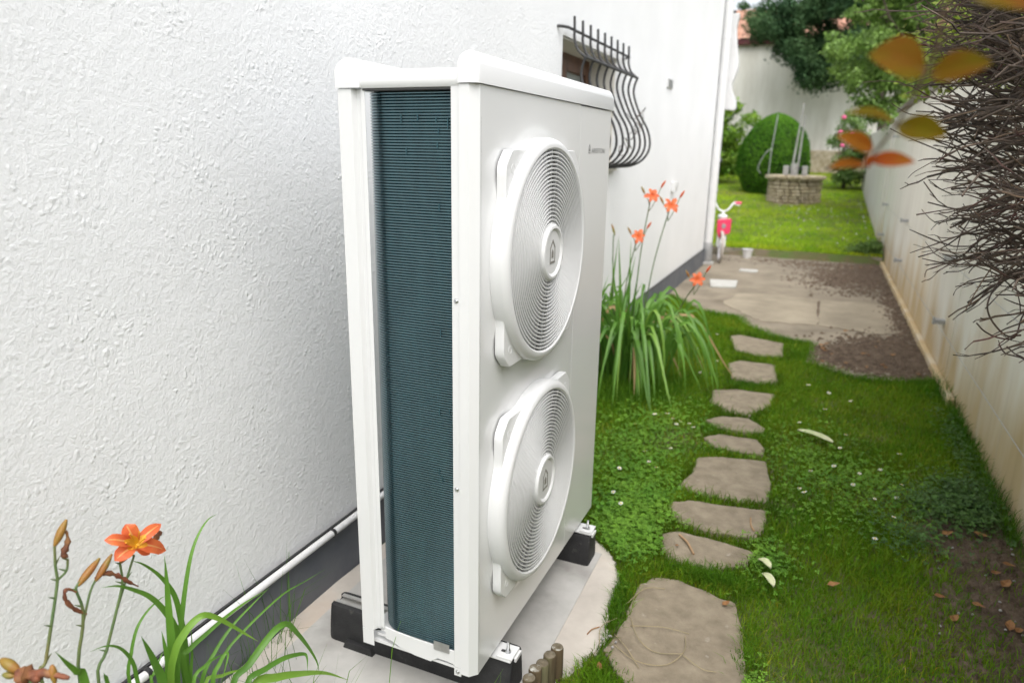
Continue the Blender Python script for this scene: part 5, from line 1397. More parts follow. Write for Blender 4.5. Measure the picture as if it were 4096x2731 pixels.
# ---------------------------------------------------------------- loose things on the patio
cv = MB()
cv.add([(-0.103, 7.168, 0.0), (0.21, 7.243, 0.0), (0.241, 6.80, 0.0), (-0.03, 6.72, 0.0), (-0.103, 7.168, 0.022), (0.21, 7.243, 0.022), (0.241, 6.80, 0.022), (-0.03, 6.72, 0.022)], [(4, 5, 6, 7), (0, 3, 2, 1), (0, 1, 5, 4), (1, 2, 6, 5), (2, 3, 7, 6), (3, 0, 4, 7)])
tag(cv.build('cover_plate', MT['tile_white'], bevel=0.004), 'white rectangular cover plate lying on the patio near the bicycle', 'cover plate')
pl2 = MB().box(0.14, 0.36, 8.05, 8.22, 0.0, 0.018)
tag(pl2.build('paving_tile', MT['tile_white'], bevel=0.003), 'thin pale tile lying on the patio beside the bicycle wheel', 'tile')
tub = empty('flower_pot', (0.10, 9.42, 0.0), 'small white pot standing on the patio against the kerb', 'pot')
MB().lathe([(0.0, 0.0), (0.055, 0.0), (0.07, 0.11), (0.078, 0.11), (0.078, 0.13), (0.066, 0.13), (0.06, 0.10), (0.0, 0.10)], (0.10, 9.42, 0.001), 'z', 24).build('pot', MT['pvc'], tub, smooth=True)
MB().disc((0.10, 9.42, 0.104), 0.058, 'z', 20).build('soil', MT['soil'], tub)

# ================================================================ TREES AND SHRUBS
def limb(a, b, r0, r1, wob=0.05, n=6, seed=0):
    r_ = random.Random(seed); a, b = Vector(a), Vector(b)
    P = [a.lerp(b, i / (n - 1)) + Vector((r_.uniform(-wob, wob), r_.uniform(-wob, wob), r_.uniform(-wob, wob) * 0.4)) * (1 if 0 < i < n - 1 else 0) for i in range(n)]
    return MB().tube(spline(P, 2), [r0 + (r1 - r0) * i / ((n - 1) * 2) for i in range((n - 1) * 2 + 1)], 8)

def clumps(centers, per, rng):
    """leaves in ragged clumps: centers = list of (x,y,z,rx,ry,rz)"""
    pos = []; nrm = []
    for c in centers:
        m = int(per * (c[3] * c[4] * c[5]) ** (1 / 3) / 0.5)
        u_ = unit(rng.normal(size=(m, 3)))
        rad = rng.uniform(0.25, 1.0, m) ** 0.45
        p = u_ * rad[:, None] * (1 + 0.22 * rng.normal(size=(m, 1)))
        pos.append(np.array(c[:3]) + p * np.array(c[3:6]))
        nrm.append(u_ + rng.normal(size=(m, 3)) * 0.7 + np.array([0, 0, 0.4]))
    return np.concatenate(pos), np.concatenate(nrm)

# --- dark tree hanging over the barn wall
tA = empty('tree', (2.4, 20.6, 1.0), 'dark green fine-leaved tree overhanging the barn roof', 'tree')
limb((2.4, 20.6, 0.8), (2.0, 20.4, 4.6), 0.16, 0.09, 0.08, 6, 1).build('trunk', MT['bark'], tA, smooth=True)
rngA = np.random.default_rng(41)
def fill_poly(poly, n, rng, y0, sy, r):
    """clump centres spread over an upright outline (x,z), with real depth in y"""
    P = np.array(poly); lo, hi = P.min(0), P.max(0); out = []
    while len(out) < n:
        x, z = rng.uniform(lo[0], hi[0]), rng.uniform(lo[1], hi[1])
        if in_poly(np.array([x]), np.array([z]), poly)[0]:
            k = rng.uniform(0.75, 1.2)
            out.append((x, y0 + rng.normal(0, sy), z, r * k, r * 1.1 * k, r * 0.75 * k))
    return out
PA = [(-1.55, 4.95), (-1.5, 5.2), (-1.05, 5.45), (0.2, 5.45), (0.84, 6.2), (2.3, 6.6), (2.6, 4.2), (1.5, 3.3), (0.86, 3.1), (0.45, 3.1), (0.15, 3.5), (-0.55, 4.35), (-1.35, 4.6)]
cA = fill_poly(PA, 170, rngA, 20.4, 0.45, 0.36)
cA += [(x, 20.3, z, 0.16, 0.2, 0.12) for x, z in ((-1.8, 5.1), (-1.6, 5.4), (-1.1, 5.75), (-0.6, 5.8), (-0.2, 5.75), (0.25, 5.8))]
for c in [c for c in cA if c[0] > 0.6][::7]:
    limb((2.02, 20.45, 4.2), c[:3], 0.05, 0.015, 0.1, 5, int(c[0] * 100) + 500).build('limb', MT['bark'], tA, smooth=True)
pA, nA = clumps(cA, 620, rngA)
leaf_cloud('crown', pA, nA, rngA.uniform(0.06, 0.12, len(pA)), MT['leaf_dark'], tA, None, 0.42, rngA.uniform(0.6, 1.35, len(pA)), rngA)

# --- lighter evergreen spilling over the garden wall
tB = empty('tree', (2.6, 13.0, 0.3), 'glossy light green evergreen spilling over the garden wall', 'tree')
limb((2.6, 13.0, 0.1), (2.4, 12.8, 3.4), 0.13, 0.07, 0.08, 6, 2).build('trunk', MT['bark'], tB, smooth=True)
rngB = np.random.default_rng(43)
PB = [(0.98, 3.01), (0.88, 3.34), (1.0, 3.61), (1.22, 3.9), (1.45, 4.5), (3.4, 4.6), (3.5, 2.3), (2.54, 2.25), (2.15, 2.15), (1.98, 2.02), (1.72, 2.10), (1.45, 2.45), (1.15, 2.72)]
cB = fill_poly(PB, 170, rngB, 12.9, 0.42, 0.25)
cB += [(x, 12.7, z, 0.12, 0.15, 0.09) for x, z in ((0.82, 3.2), (0.85, 3.45), (1.1, 3.8), (0.95, 2.9), (1.25, 2.6), (1.2, 4.05), (1.5, 2.3))]
for c in cB[::8]:
    limb((2.45, 12.85, 2.4), c[:3], 0.04, 0.012, 0.08, 5, int(c[2] * 1000)).build('limb', MT['bark'], tB, smooth=True)
pB, nB = clumps(cB, 430, rngB)
leaf_cloud('crown', pB, nB, rngB.uniform(0.055, 0.10, len(pB)), MT['leaf_mid'], tB, None, 0.48, rngB.uniform(0.6, 1.45, len(pB)), rngB)

# --- clipped egg-shaped bush
cone = empty('topiary_bush', (-0.17, 17.0, 0.62), 'dense green bush clipped to an egg shape behind the stone well', 'bush')
def egg(t):           # radius at relative height
    if t < 0.36: return 0.80 * (0.70 + 0.30 * math.sin(math.pi / 2 * t / 0.36))
    return max(0.80 * (1 - ((t - 0.36) / 0.64) ** 2.3) ** 0.62, 0.02)
EH = 1.86; EZ = 0.56
prof_ = [(max(egg(i / 24), 0.01) * 0.93, EH * 0.97 * i / 24) for i in range(25)]
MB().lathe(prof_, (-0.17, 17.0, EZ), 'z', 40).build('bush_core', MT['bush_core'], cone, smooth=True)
rngC = np.random.default_rng(5)
nC = 26000
tC = rngC.random(nC) ** 0.9; aC = rngC.uniform(0, 2 * np.pi, nC)
rC = np.array([egg(t) for t in tC]) * (1 + rngC.normal(0, 0.025, nC)) * (1 + 0.03 * np.sin(aC * 7 + tC * 9))
pC = np.stack([-0.17 + rC * np.cos(aC), 17.0 + rC * np.sin(aC), EZ + EH * tC], 1)
nCv = np.stack([np.cos(aC), np.sin(aC), (tC - 0.35) * 1.3], 1) + rngC.normal(size=(nC, 3)) * 0.6
leaf_cloud('crown', pC, nCv, rngC.uniform(0.03, 0.06, nC), MT['leaf_cone'], cone, None, 0.5, rngC.uniform(0.6, 1.4, nC), rngC)

# --- hydrangea bush against the barn
hyd = empty('hydrangea', (-1.75, 18.4, 0.7), 'broad leafy hydrangea bush with a few mauve blooms beside the house corner', 'bush')
rngH = np.random.default_rng(9)
PH = [(-2.6, 0.95), (-2.5, 2.6), (-1.85, 2.75), (-1.38, 2.78), (-0.88, 2.38), (-0.98, 1.75), (-1.2, 1.08)]
cH = fill_poly(PH, 100, rngH, 18.4, 0.25, 0.24)
pH, nH = clumps(cH, 260, rngH)
leaf_cloud('foliage', pH, nH, rngH.uniform(0.07, 0.13, len(pH)), MT['leaf_hyd'], hyd, None, 0.62, rngH.uniform(0.55, 1.3, len(pH)), rngH)
for k in range(5):
    limb((-1.8, 18.4, 0.6), (-1.9 + 0.3 * (k - 2), 18.45, 1.6), 0.02, 0.01, 0.05, 5, 70 + k).build('stem', MT['bark'], hyd, smooth=True)
for k, (a, b) in enumerate(((-1.82, 2.05), (-1.62, 1.75), (-2.0, 1.55), (-1.55, 1.32), (-1.85, 1.25))):
    MB().lathe([(0.01, 0.05), (0.05, 0.035), (0.065, 0.0), (0.045, -0.04), (0.01, -0.05)], (a, 18.05, b), 'z', 12).build('bloom', MT['mauve'], hyd, smooth=True)

# --- rose bush at the end of the garden wall
rose = empty('rose_bush', (1.45, 18.0, 0.7), 'rose bush with pink blooms at the end of the garden wall', 'bush')
rngR = np.random.default_rng(15)
PR = [(1.12, 2.20), (1.35, 2.42), (1.6, 2.45), (1.78, 2.07), (1.80, 0.66), (1.30, 0.66), (1.20, 1.30), (1.08, 1.80)]
cR = fill_poly(PR, 70, rngR, 18.0, 0.2, 0.18)
pR, nR = clumps(cR, 260, rngR)
leaf_cloud('foliage', pR, nR, rngR.uniform(0.045, 0.085, len(pR)), MT['leaf_rose'], rose, None, 0.55, rngR.uniform(0.6, 1.6, len(pR)), rngR)
for k in range(6):
    limb((1.45, 18.0, 0.6), (1.2 + 0.12 * k, 17.95, 2.0 + 0.1 * (k % 3)), 0.014, 0.006, 0.05, 5, 90 + k).build('stem', MT['bark'], rose, smooth=True)
for k, (a, b) in enumerate(((1.25, 2.36), (1.47, 1.95), (1.22, 2.02), (1.30, 1.72))):
    MB().lathe([(0.008, 0.045), (0.035, 0.04), (0.055, 0.01), (0.05, -0.03), (0.015, -0.05)], (a, 17.62, b), 'z', 12).build('bloom', MT['pink_rose'], rose, smooth=True)

# ================================================================ BARE TWIG HEDGE OVERHANGING THE PATH
hedge = empty('bare_hedge', (1.80, 0.05, 0.0), 'dense leafless hedge of dark brown twigs overhanging the path from the garden wall', 'hedge')
hr = random.Random(77)
for k in range(9):
    b = Vector((1.80 + hr.uniform(-.05, .05), 0.05 + hr.uniform(-.06, .06), -0.02))
    t_ = Vector((1.72 + hr.uniform(-.10, .14), 0.15 + 1.6 * k / 8, 1.35 + hr.uniform(-.1, .5)))
    limb(b, t_, 0.018, 0.008, 0.06, 7, 300 + k).build('main_branch', MT['bark'], hedge, smooth=True)
def tip_limit(z):
    return float(np.interp(z, [0.92, 1.0, 1.08, 1.15, 1.25, 1.4, 1.6, 1.85, 2.2, 2.8], [1.70, 1.60, 1.50, 1.45, 1.39, 1.345, 1.29, 1.265, 1.24, 1.3]))
tw_ = MB(); twp = MB()
def twig(start, direction, length, r0, depth=0):
    p = Vector(start); d = Vector(direction).normalized()
    n = 7 if depth == 0 else 4
    seg = length / (n - 1)
    pts = [p.copy()]; kids = []
    for i in range(1, n):
        d = (d + Vector((hr.gauss(0, .16), hr.gauss(0, .20), hr.gauss(0.01, .17)))).normalized()
        p = p + d * seg
        pts.append(p.copy())
        if depth < 2 and hr.random() < (0.55 if depth == 0 else 0.25): kids.append((p.copy(), d.copy()))
    rad = [r0 * (1 - 0.45 * i / (n - 1)) for i in range(n)]
    for i in range(1, n - 1):
        if hr.random() < 0.55: rad[i] *= 1.5          # knots
    if hr.random() < 0.4: rad[-1] *= 1.8
    (twp if hr.random() < 0.10 else tw_).tube(pts, rad, 4 if depth else 5, caps=True)
    for kp_, kd in kids:
        nd = (kd + Vector((hr.uniform(-.35, .3), hr.uniform(-.5, .5), hr.uniform(-.45, .5)))).normalized()
        twig(kp_, nd, length * hr.uniform(0.18, 0.42), r0 * 0.66, depth + 1)
for k in range(560):
    z = 1.02 + 1.25 * hr.random() ** 0.85
    y = 0.55 + 1.10 * hr.random() ** 0.9
    lim = tip_limit(z) + abs(hr.gauss(0, 0.10))
    L_ = hr.uniform(0.20, 0.46)
    st_ = Vector((lim + L_ * 0.95, y + 0.10, z + hr.uniform(-0.10, 0.06)))
    twig(st_, (-1.0, hr.gauss(-0.15, 0.38), hr.gauss(0.03, 0.30)), L_, hr.uniform(0.0027, 0.0043))
for a_, b_, c_, l_ in ((1.60, 1.02, 1.40, 0.38), (1.62, 1.02, 1.345, 0.40), (1.62, 0.95, 1.19, 0.33), (1.66, 0.92, 1.12, 0.36), (1.60, 1.3, 1.80, 0.40), (1.62, 1.35, 1.62, 0.44)):
    twig((a_, b_, c_), (-1, -0.12, 0.02), l_, 0.0022)
# two whippy stems that droop and curl up again
tw_.tube(spline([(1.555, 1.012, 1.203), (1.504, 0.972, 1.143), (1.478, 0.943, 1.083), (1.489, 0.934, 1.036), (1.534, 0.939, 0.99), (1.573, 0.957, 0.991)], 5), 0.0026, 5)
tw_.tube(spline([(1.574, 0.974, 1.05), (1.568, 0.967, 1.032), (1.557, 0.948, 0.984), (1.513, 0.928, 0.984), (1.477, 0.918, 1.001), (1.455, 0.915, 1.022)], 5), 0.0022, 5)
tw_.tube(spline([(1.50, 1.75, 2.24), (1.32, 1.62, 2.12), (1.20, 1.52, 2.05), (1.10, 1.46, 2.00), (1.06, 1.43, 1.965)], 4), 0.0034, 6)
o = tw_.build('twigs', MT['twig'], hedge, smooth=True, angle=80, fix=False); o['kind'] = 'stuff'
o = twp.build('pale_twigs', MT['twig_pale'], hedge, smooth=True, angle=80, fix=False); o['kind'] = 'stuff'

lime = empty('climbing_shrub', (2.05, 3.1, 2.16), 'yellow-green leafy climber on top of the garden wall behind the bare hedge', 'shrub')
rngL = np.random.default_rng(3)
cL = [(1.42 + rngL.random() * 0.7, 3.2 + rngL.normal(0, 0.25), 1.80 + rngL.random() * 0.42 + 0.15 * rngL.random(), 0.12, 0.16, 0.09) for k in range(44)]
pL, nL = clumps(cL, 300, rngL)
leaf_cloud('foliage', pL, nL, rngL.uniform(0.03, 0.055, len(pL)), MT['leaf_lime'], lime, None, 0.6, rngL.uniform(0.5, 1.2, len(pL)), rngL)
for k in range(6):
    limb((2.05, 2.9 + 0.1 * k, 2.15), (1.55 + 0.05 * k, 3.0 + 0.12 * k, 2.1), 0.010, 0.004, 0.04, 5, 700 + k).build('stem', MT['bark'], lime, smooth=True)

# ---------------------------------------------------------------- bronze-leaved shoot hanging close to the camera
shoot = empty('leafy_shoot', (1.55, -0.35, 1.62), 'single bronze and red leaved shoot hanging out of the bare hedge over the path', 'branch')
sp_pts = [(1.70, 0.05, 1.45), (1.50, -0.40, 1.66), (1.28, -0.70, 1.71), (1.14, -0.80, 1.65), (1.08, -0.790, 1.573), (1.0789, -0.7447, 1.5377), (1.0649, -0.6968, 1.4912), (1.0522, -0.6754, 1.4677)]
SP = spline(sp_pts, 5)
MB().tube(SP, [0.0022 - 0.0012 * i / len(SP) for i in range(len(SP))], 7).build('stem', MT['twig_pale'], shoot, smooth=True)
def broad_leaf(a, b, w, sag, material, nrm=(-0.35, -0.75, 0.5)):
    a, b = Vector(a), Vector(b); nrm = Vector(nrm).normalized()
    d = (b - a); s = d.cross(nrm).normalized(); nn = s.cross(d).normalized()
    if nn.dot(nrm) < 0: nn = -nn
    vs = []; nu, nv_ = 11, 7
    for i in range(nu):
        t = i / (nu - 1)
        wid = w * (math.sin(math.pi * t ** 0.85) ** 0.8) if 0 < i < nu - 1 else w * 0.03
        for j in range(nv_):
            q_ = j / (nv_ - 1) * 2 - 1
            vs.append(a + d * t + s * q_ * wid * 0.5 + nn * (sag * math.sin(math.pi * t) + 0.16 * wid * abs(q_)) )
    fs = [(i * nv_ + j, i * nv_ + j + 1, (i + 1) * nv_ + j + 1, (i + 1) * nv_ + j) for i in range(nu - 1) for j in range(nv_ - 1)]
    lf = MB().add(vs, fs).build('leaf', material, shoot, smooth=True, angle=85, fix=False)
    MB().tube([a, a.lerp(b, 0.5) + nn * (sag - 0.0006), b], [0.0007, 0.0005, 0.0002], 4).build('midrib', MT['twig_pale'], lf)
    return lf
BR, RD = MT['bronze_leaf'], MT['red_leaf']
broad_leaf((1.0747, -0.7389, 1.5264), (1.0360, -0.7520, 1.5360), 0.0360, 0.002, BR)
broad_leaf((1.0757, -0.7620, 1.5202), (1.1100, -0.7710, 1.5265), 0.0240, 0.002, BR)
broad_leaf((1.0640, -0.6975, 1.4911), (1.0265, -0.7105, 1.4985), 0.0180, 0.003, BR, (-0.1, -0.5, 0.85))
broad_leaf((1.0649, -0.7040, 1.4900), (1.0975, -0.7199, 1.4815), 0.0220, 0.001, BR)
broad_leaf((1.0518, -0.6746, 1.4712), (1.0225, -0.6834, 1.4830), 0.0160, 0.002, RD)
broad_leaf((1.0500, -0.6775, 1.4630), (1.0840, -0.6752, 1.4624), 0.0150, 0.001, RD)
broad_leaf((1.0480, -0.6790, 1.4590), (1.0195, -0.6928, 1.4560), 0.0135, 0.002, RD, (-0.1, -0.6, 0.75))
broad_leaf((1.0860, -0.8180, 1.5580), (1.1300, -0.8000, 1.5560), 0.0260, 0.001, BR)
broad_leaf((1.0520, -0.6760, 1.4680), (1.0500, -0.6800, 1.4570), 0.0080, 0.001, RD)

# ================================================================ GRASS AND GROUND COVER
def lawn_mask(x, y):
    keep = ~in_poly(x, y, PAD) & ~in_poly(x, y, SLAB)
    for st in STONES:
        cx = sum(p[0] for p in st) / len(st); cy = sum(p[1] for p in st) / len(st)
        sh = [(cx + (p[0] - cx) * 0.97, cy + (p[1] - cy) * 0.97) for p in st]
        keep &= ~in_poly(x, y, sh)
    return keep

def fbm(x, y, f, seed):
    r_ = np.random.default_rng(seed); v = np.zeros_like(x); amp = 1.0; tot = 0
    for o in range(4):
        for k in range(3):
            a = r_.uniform(0, np.pi * 2); ph = r_.uniform(0, 10)
            v += amp * np.sin((x * np.cos(a) + y * np.sin(a)) * f * 2 ** o + ph + 1.3 * np.sin((x * np.sin(a) - y * np.cos(a)) * f * 2 ** o * 0.7 + ph))
        tot += amp * 3; amp *= 0.55
    return v / tot * 1.8

rg = np.random.default_rng(123)
nG = 420000
# more blades close to the camera
yG = -0.6 + 6.4 * rg.random(nG) ** 1.35
xG = rg.uniform(-0.37, 1.90, nG)
keep = lawn_mask(xG, yG) & (yG > -0.5)
n1 = fbm(xG, yG, 3.2, 1); n2 = fbm(xG, yG, 9.0, 2); n3 = fbm(xG, yG, 1.6, 5)
bare = (xG - (1.50 + 0.20 * n3)) / 0.22 * np.clip((2.05 - yG) / 0.35, 0, 1)           # soil strip under the hedge
dens = 0.92 + 0.30 * n1 + 0.2 * n2
dens = np.where((xG > 1.62) & (yG > 2.0), dens + 0.2, dens)
dens -= np.clip(bare, 0, 1) * 1.1
dens -= 0.5 * np.exp(-(((xG - 1.12) / 0.14) ** 2 + ((yG - 3.72) / 0.25) ** 2))       # worn patches
dens -= 0.35 * np.exp(-(((xG - 0.42) / 0.12) ** 2 + ((yG - 1.9) / 0.5) ** 2))
keep &= rg.random(nG) < np.clip(dens, 0.03, 1)
xG, yG, n1, n2, n3 = xG[keep], yG[keep], n1[keep], n2[keep], n3[keep]
hG = rg.uniform(0.020, 0.048, len(xG)) * (1 + 0.35 * n1) * np.where(rg.random(len(xG)) < 0.05, 1.6, 1.0)
# lusher tufts hugging the stone edges
near_edge = np.zeros(len(xG))
for st in STONES:
    cx = sum(p[0] for p in st) / len(st); cy = sum(p[1] for p in st) / len(st)
    big = [(cx + (p[0] - cx) * 1.25, cy + (p[1] - cy) * 1.35) for p in st]
    near_edge = np.maximum(near_edge, in_poly(xG, yG, big).astype(float))
hG *= 1 + 0.15 * near_edge + 0.25 * np.exp(-((xG - 0.58) / 0.06) ** 2 - ((yG - 0.62) / 0.3) ** 2)
lean = rg.uniform(0.15, 0.95, len(xG))
tint = np.stack([1 + 0.18 * np.clip(-n2 - 0.1, 0, 1) + rg.normal(0, 0.12, len(xG)), np.full(len(xG), 1.0) + rg.normal(0, 0.10, len(xG)), np.full(len(xG), 1.0)], 1)
tint *= (0.78 + 0.30 * (rg.random(len(xG)) ** 0.8))[:, None] * (1 - 0.30 * np.clip(near_edge * (n2 > -0.1), 0, 1))[:, None]
dry = rg.random(len(xG)) < 0.02 + 0.13 * np.clip(-n1, 0, 1)
tint[dry] = tint[dry] * np.array([2.1, 1.25, 2.4])
wG = rg.uniform(0.0016, 0.0034, len(xG)) * (1 + 0.15 * yG)
o = blades('grass', xG, yG, np.full(len(xG), -0.014), hG, wG, lean, MT['grass'], tint, 'stuff', None, rg)
tag(o, 'short green lawn grass growing around the stepping stones', 'grass')

# taller dark tufts: joints between stones, foot of the lily, foot of the garden wall, weeds by the plinth
def tuft(cx, cy, sx, sy, n, h0, h1, tint_rgb, z=-0.012, wid=(0.0018, 0.0034)):
    return (rg.normal(cx, sx, n), rg.normal(cy, sy, n), np.full(n, z), rg.uniform(h0, h1, n), rg.uniform(*wid, n), np.tile(np.array(tint_rgb), (n, 1)) * rg.uniform(0.7, 1.15, (n, 1)))
T = []
for cx, cy, sx, sy, n in ((0.80, 0.945, 0.10, 0.022, 1500), (0.70, 2.08, 0.10, 0.02, 260), (0.88, 2.39, 0.05, 0.03, 320), (0.62, 2.38, 0.05, 0.03, 320), (0.72, 3.24, 0.12, 0.035, 500), (0.68, 3.90, 0.13, 0.04, 420), (0.97, 4.30, 0.06, 0.16, 600), (0.62, 1.53, 0.06, 0.02, 260), (0.98, 0.60, 0.02, 0.08, 300), (0.55, 0.66, 0.018, 0.10, 520)):
    T.append(tuft(cx, cy, sx, sy, n, 0.03, 0.062, (0.62, 0.80, 0.9)))
T.append(tuft(0.0, 2.75, 0.17, 0.14, 2600, 0.05, 0.13, (0.55, 0.72, 0.9)))
T.append(tuft(0.20, 2.95, 0.10, 0.18, 1200, 0.04, 0.10, (0.55, 0.72, 0.9)))
for k in range(26):
    yy = 1.7 + 2.1 * k / 25
    T.append(tuft(1.875, yy, 0.018, 0.06, 46, 0.05, 0.16, (0.55, 0.70, 0.9)))
for k in range(10):
    T.append(tuft(0.56 + 0.012 * k, 0.33 - 0.012 * k, 0.03, 0.03, 90, 0.02, 0.06, (0.9, 1.0, 0.9)))
T.append(tuft(0.62, 0.24, 0.06, 0.035, 600, 0.02, 0.05, (0.9, 0.95, 0.9)))
T.append(tuft(0.48, 0.14, 0.05, 0.03, 260, 0.02, 0.06, (0.9, 0.95, 0.9)))
for a_, b_ in zip(SLAB[:11], SLAB[1:12]):
    for j in range(8):
        t_ = (j + 0.5) / 8
        T.append(tuft(a_[0] + (b_[0] - a_[0]) * t_, a_[1] + (b_[1] - a_[1]) * t_ - 0.02, 0.035, 0.04, 70, 0.025, 0.06, (0.75, 0.9, 0.9), -0.008))
arrs = [np.concatenate([t[i] for t in T]) for i in range(6)]
ok = (arrs[0] > -0.37) & (arrs[0] < 1.905) & ~in_poly(arrs[0], arrs[1], PAD)
arrs = [a[ok] for a in arrs]
o = blades('grass_tufts', arrs[0], arrs[1], arrs[2], arrs[3], arrs[4], rg.uniform(0.2, 0.9, len(arrs[0])), MT['grass'], arrs[5], 'stuff', None, rg)
tag(o, 'taller dark grass tufts in the joints and along the garden wall', 'grass')

# wispy weeds rooted at the near edge of the pad
wd = [tuft(-0.02, -0.30, 0.16, 0.10, 150, 0.10, 0.30, (0.7, 0.85, 0.9), -0.01, (0.0018, 0.003)), tuft(-0.28, -0.28, 0.05, 0.16, 90, 0.12, 0.34, (0.5, 0.65, 0.8), -0.01, (0.0015, 0.0026)),
      tuft(-0.345, 0.02, 0.012, 0.05, 16, 0.22, 0.36, (0.55, 0.75, 0.8), -0.01, (0.0018, 0.0028)), tuft(0.40, 0.03, 0.03, 0.03, 14, 0.08, 0.19, (0.8, 1.0, 0.9), -0.01, (0.0018, 0.003))]
arrs = [np.concatenate([t[i] for t in wd]) for i in range(6)]
arrs[0] = np.maximum(arrs[0], -0.36)
o = blades('weeds', arrs[0], arrs[1], arrs[2], arrs[3], arrs[4], rg.uniform(0.1, 0.7, len(arrs[0])), MT['grass'], arrs[5], 'stuff', None, rg)
tag(o, 'thin wispy grass weeds at the foot of the near daylily', 'weeds')

# clover: three small round leaflets
def clover(name, x, y, h, size, material, label, tint_lo=0.7, tint_hi=1.2):
    n = len(x)
    P = np.stack([x, y, h], 1)
    tilt = rg.normal(0, 0.35, (n, 2))
    ang = rg.uniform(0, 2 * np.pi, n)
    V = []; 
    up = unit(np.stack([tilt[:, 0], tilt[:, 1], np.ones(n)], 1))
    for k in range(3):
        a = ang + k * 2.094
        d = np.stack([np.cos(a), np.sin(a), np.zeros(n)], 1); d = unit(d - up * (d * up).sum(1, keepdims=True))
        s = np.cross(up, d)
        sz = size[:, None]
        V.append(np.stack([P, P + d * sz * 0.55 + s * sz * 0.42 + up * sz * 0.12, P + d * sz * 1.0 + up * sz * 0.05, P + d * sz * 0.55 - s * sz * 0.42 + up * sz * 0.12], 1))
    verts = np.concatenate(V, 1).reshape(-1, 3)
    t = np.repeat(rg.uniform(tint_lo, tint_hi, n), 3)
    o = raw_mesh(name, verts, np.arange(n * 12), 4, material, t, None, 'stuff')
    tag(o, label, 'ground cover')
def scatter(n, blobs):
    xs_, ys_ = [], []
    for cx, cy, sx, sy, f in blobs:
        m = int(n * f); xs_.append(rg.normal(cx, sx, m)); ys_.append(rg.normal(cy, sy, m))
    x, y = np.concatenate(xs_), np.concatenate(ys_)
    ok = lawn_mask(x, y) & (x < 1.89) & (x > -0.36)
    return x[ok], y[ok]
x, y = scatter(9000, [(0.45, 1.30, 0.09, 0.18, 0.34), (0.50, 1.05, 0.06, 0.07, 0.14), (0.30, 1.75, 0.14, 0.3, 0.22), (0.35, 2.3, 0.15, 0.25, 0.12), (1.12, 2.1, 0.15, 0.35, 0.12), (1.35, 1.9, 0.16, 0.2, 0.14), (0.99, 1.12, 0.05, 0.08, 0.05), (1.0, 0.42, 0.05, 0.05, 0.02)])
clover('clover', x, y, rg.uniform(0.012, 0.045, len(x)), rg.uniform(0.006, 0.012, len(x)), MT['clover'], 'bright green clover patch growing beside the cement pad')
x, y = scatter(3800, [(1.76, 1.98, 0.07, 0.14, 0.5), (1.64, 1.85, 0.08, 0.09, 0.2), (1.83, 2.6, 0.04, 0.35, 0.2), (1.5, 1.55, 0.10, 0.10, 0.1)])
clover('ground_ivy', x, y, rg.uniform(0.01, 0.055, len(x)), rg.uniform(0.006, 0.013, len(x)), MT['ivy'], 'dark green ground ivy creeping along the foot of the garden wall', 0.6, 1.3)
# back lawn
nF = 120000
xF = rg.uniform(-4.5, 1.88, nF); yF = 9.72 + 12.2 * rg.random(nF) ** 1.5
nz1 = fbm(xF, yF, 0.9, 7); nz2 = fbm(xF, yF, 3.0, 8)
tF = np.stack([2.35 + 0.55 * np.clip(nz1, 0, 1), 1.95 + 0.1 * nz2, np.full(nF, 1.9)], 1) * rg.uniform(0.8, 1.12, (nF, 1))  # tint lifted far above the near lawn to paint in missing light
o = blades('lawn', xF, yF, lawn_z(yF) - 0.006, rg.uniform(0.03, 0.065, nF) * (1 + 0.3 * nz2), rg.uniform(0.005, 0.011, nF), rg.uniform(0.2, 0.9, nF), MT['grass'], tF, 'stuff', None, rg)
tag(o, 'back lawn around the stone well, extra brightness painted into its blades', 'lawn')
# ferny growth in the corner of kerb and garden wall
x_ = rg.normal(1.72, 0.14, 2600); y_ = rg.normal(9.95, 0.22, 2600); ok = (x_ < 1.89) & (y_ > 9.74)
x_, y_ = x_[ok], y_[ok]
pK = np.stack([x_, y_, lawn_z(y_) + rg.uniform(0.0, 0.22, len(x_)) * (x_ - 1.2)], 1)
o = leaf_cloud('corner_weeds', pK, rg.normal(size=(len(x_), 3)) + np.array([0, -0.4, 1.0]), rg.uniform(0.03, 0.06, len(x_)), MT['leaf_mid'], None, 'stuff', 0.5, rg.uniform(0.4, 0.9, len(x_)), rg)
tag(o, 'low leafy weeds in the corner of the kerb and the garden wall', 'weeds')

# ---------------------------------------------------------------- daisies
dm = MB()
for k in range(10):
    a = 2 * math.pi * k / 10
    d = Vector((math.cos(a), math.sin(a), 0)); s = Vector((-math.sin(a), math.cos(a), 0))
    dm.add([d * 0.002, d * 0.006 + s * 0.0014 + Vector((0, 0, .0008)), d * 0.0095, d * 0.006 - s * 0.0014 + Vector((0, 0, .0008))], [(0, 1, 2, 3)])
d_me = bpy.data.meshes.new('petals'); d_me.from_pydata([tuple(v) for v in dm.v], [], dm.f); d_me.materials.append(MT['daisy_white'])
em_ = MB().lathe([(0.0, 0.0022), (0.0020, 0.0018), (0.0028, 0.0)], (0, 0, 0), 'z', 8)
e_me = bpy.data.meshes.new('eye'); e_me.from_pydata(em_.v, [], em_.f); e_me.materials.append(MT['daisy_eye'])
s_me = bpy.data.meshes.new('stalk'); st_ = MB().tube([(0, 0, -0.05), (0.001, 0, -0.02), (0, 0, 0)], 0.0007, 4); s_me.from_pydata(st_.v, [], st_.f); s_me.materials.append(MT['stem'])
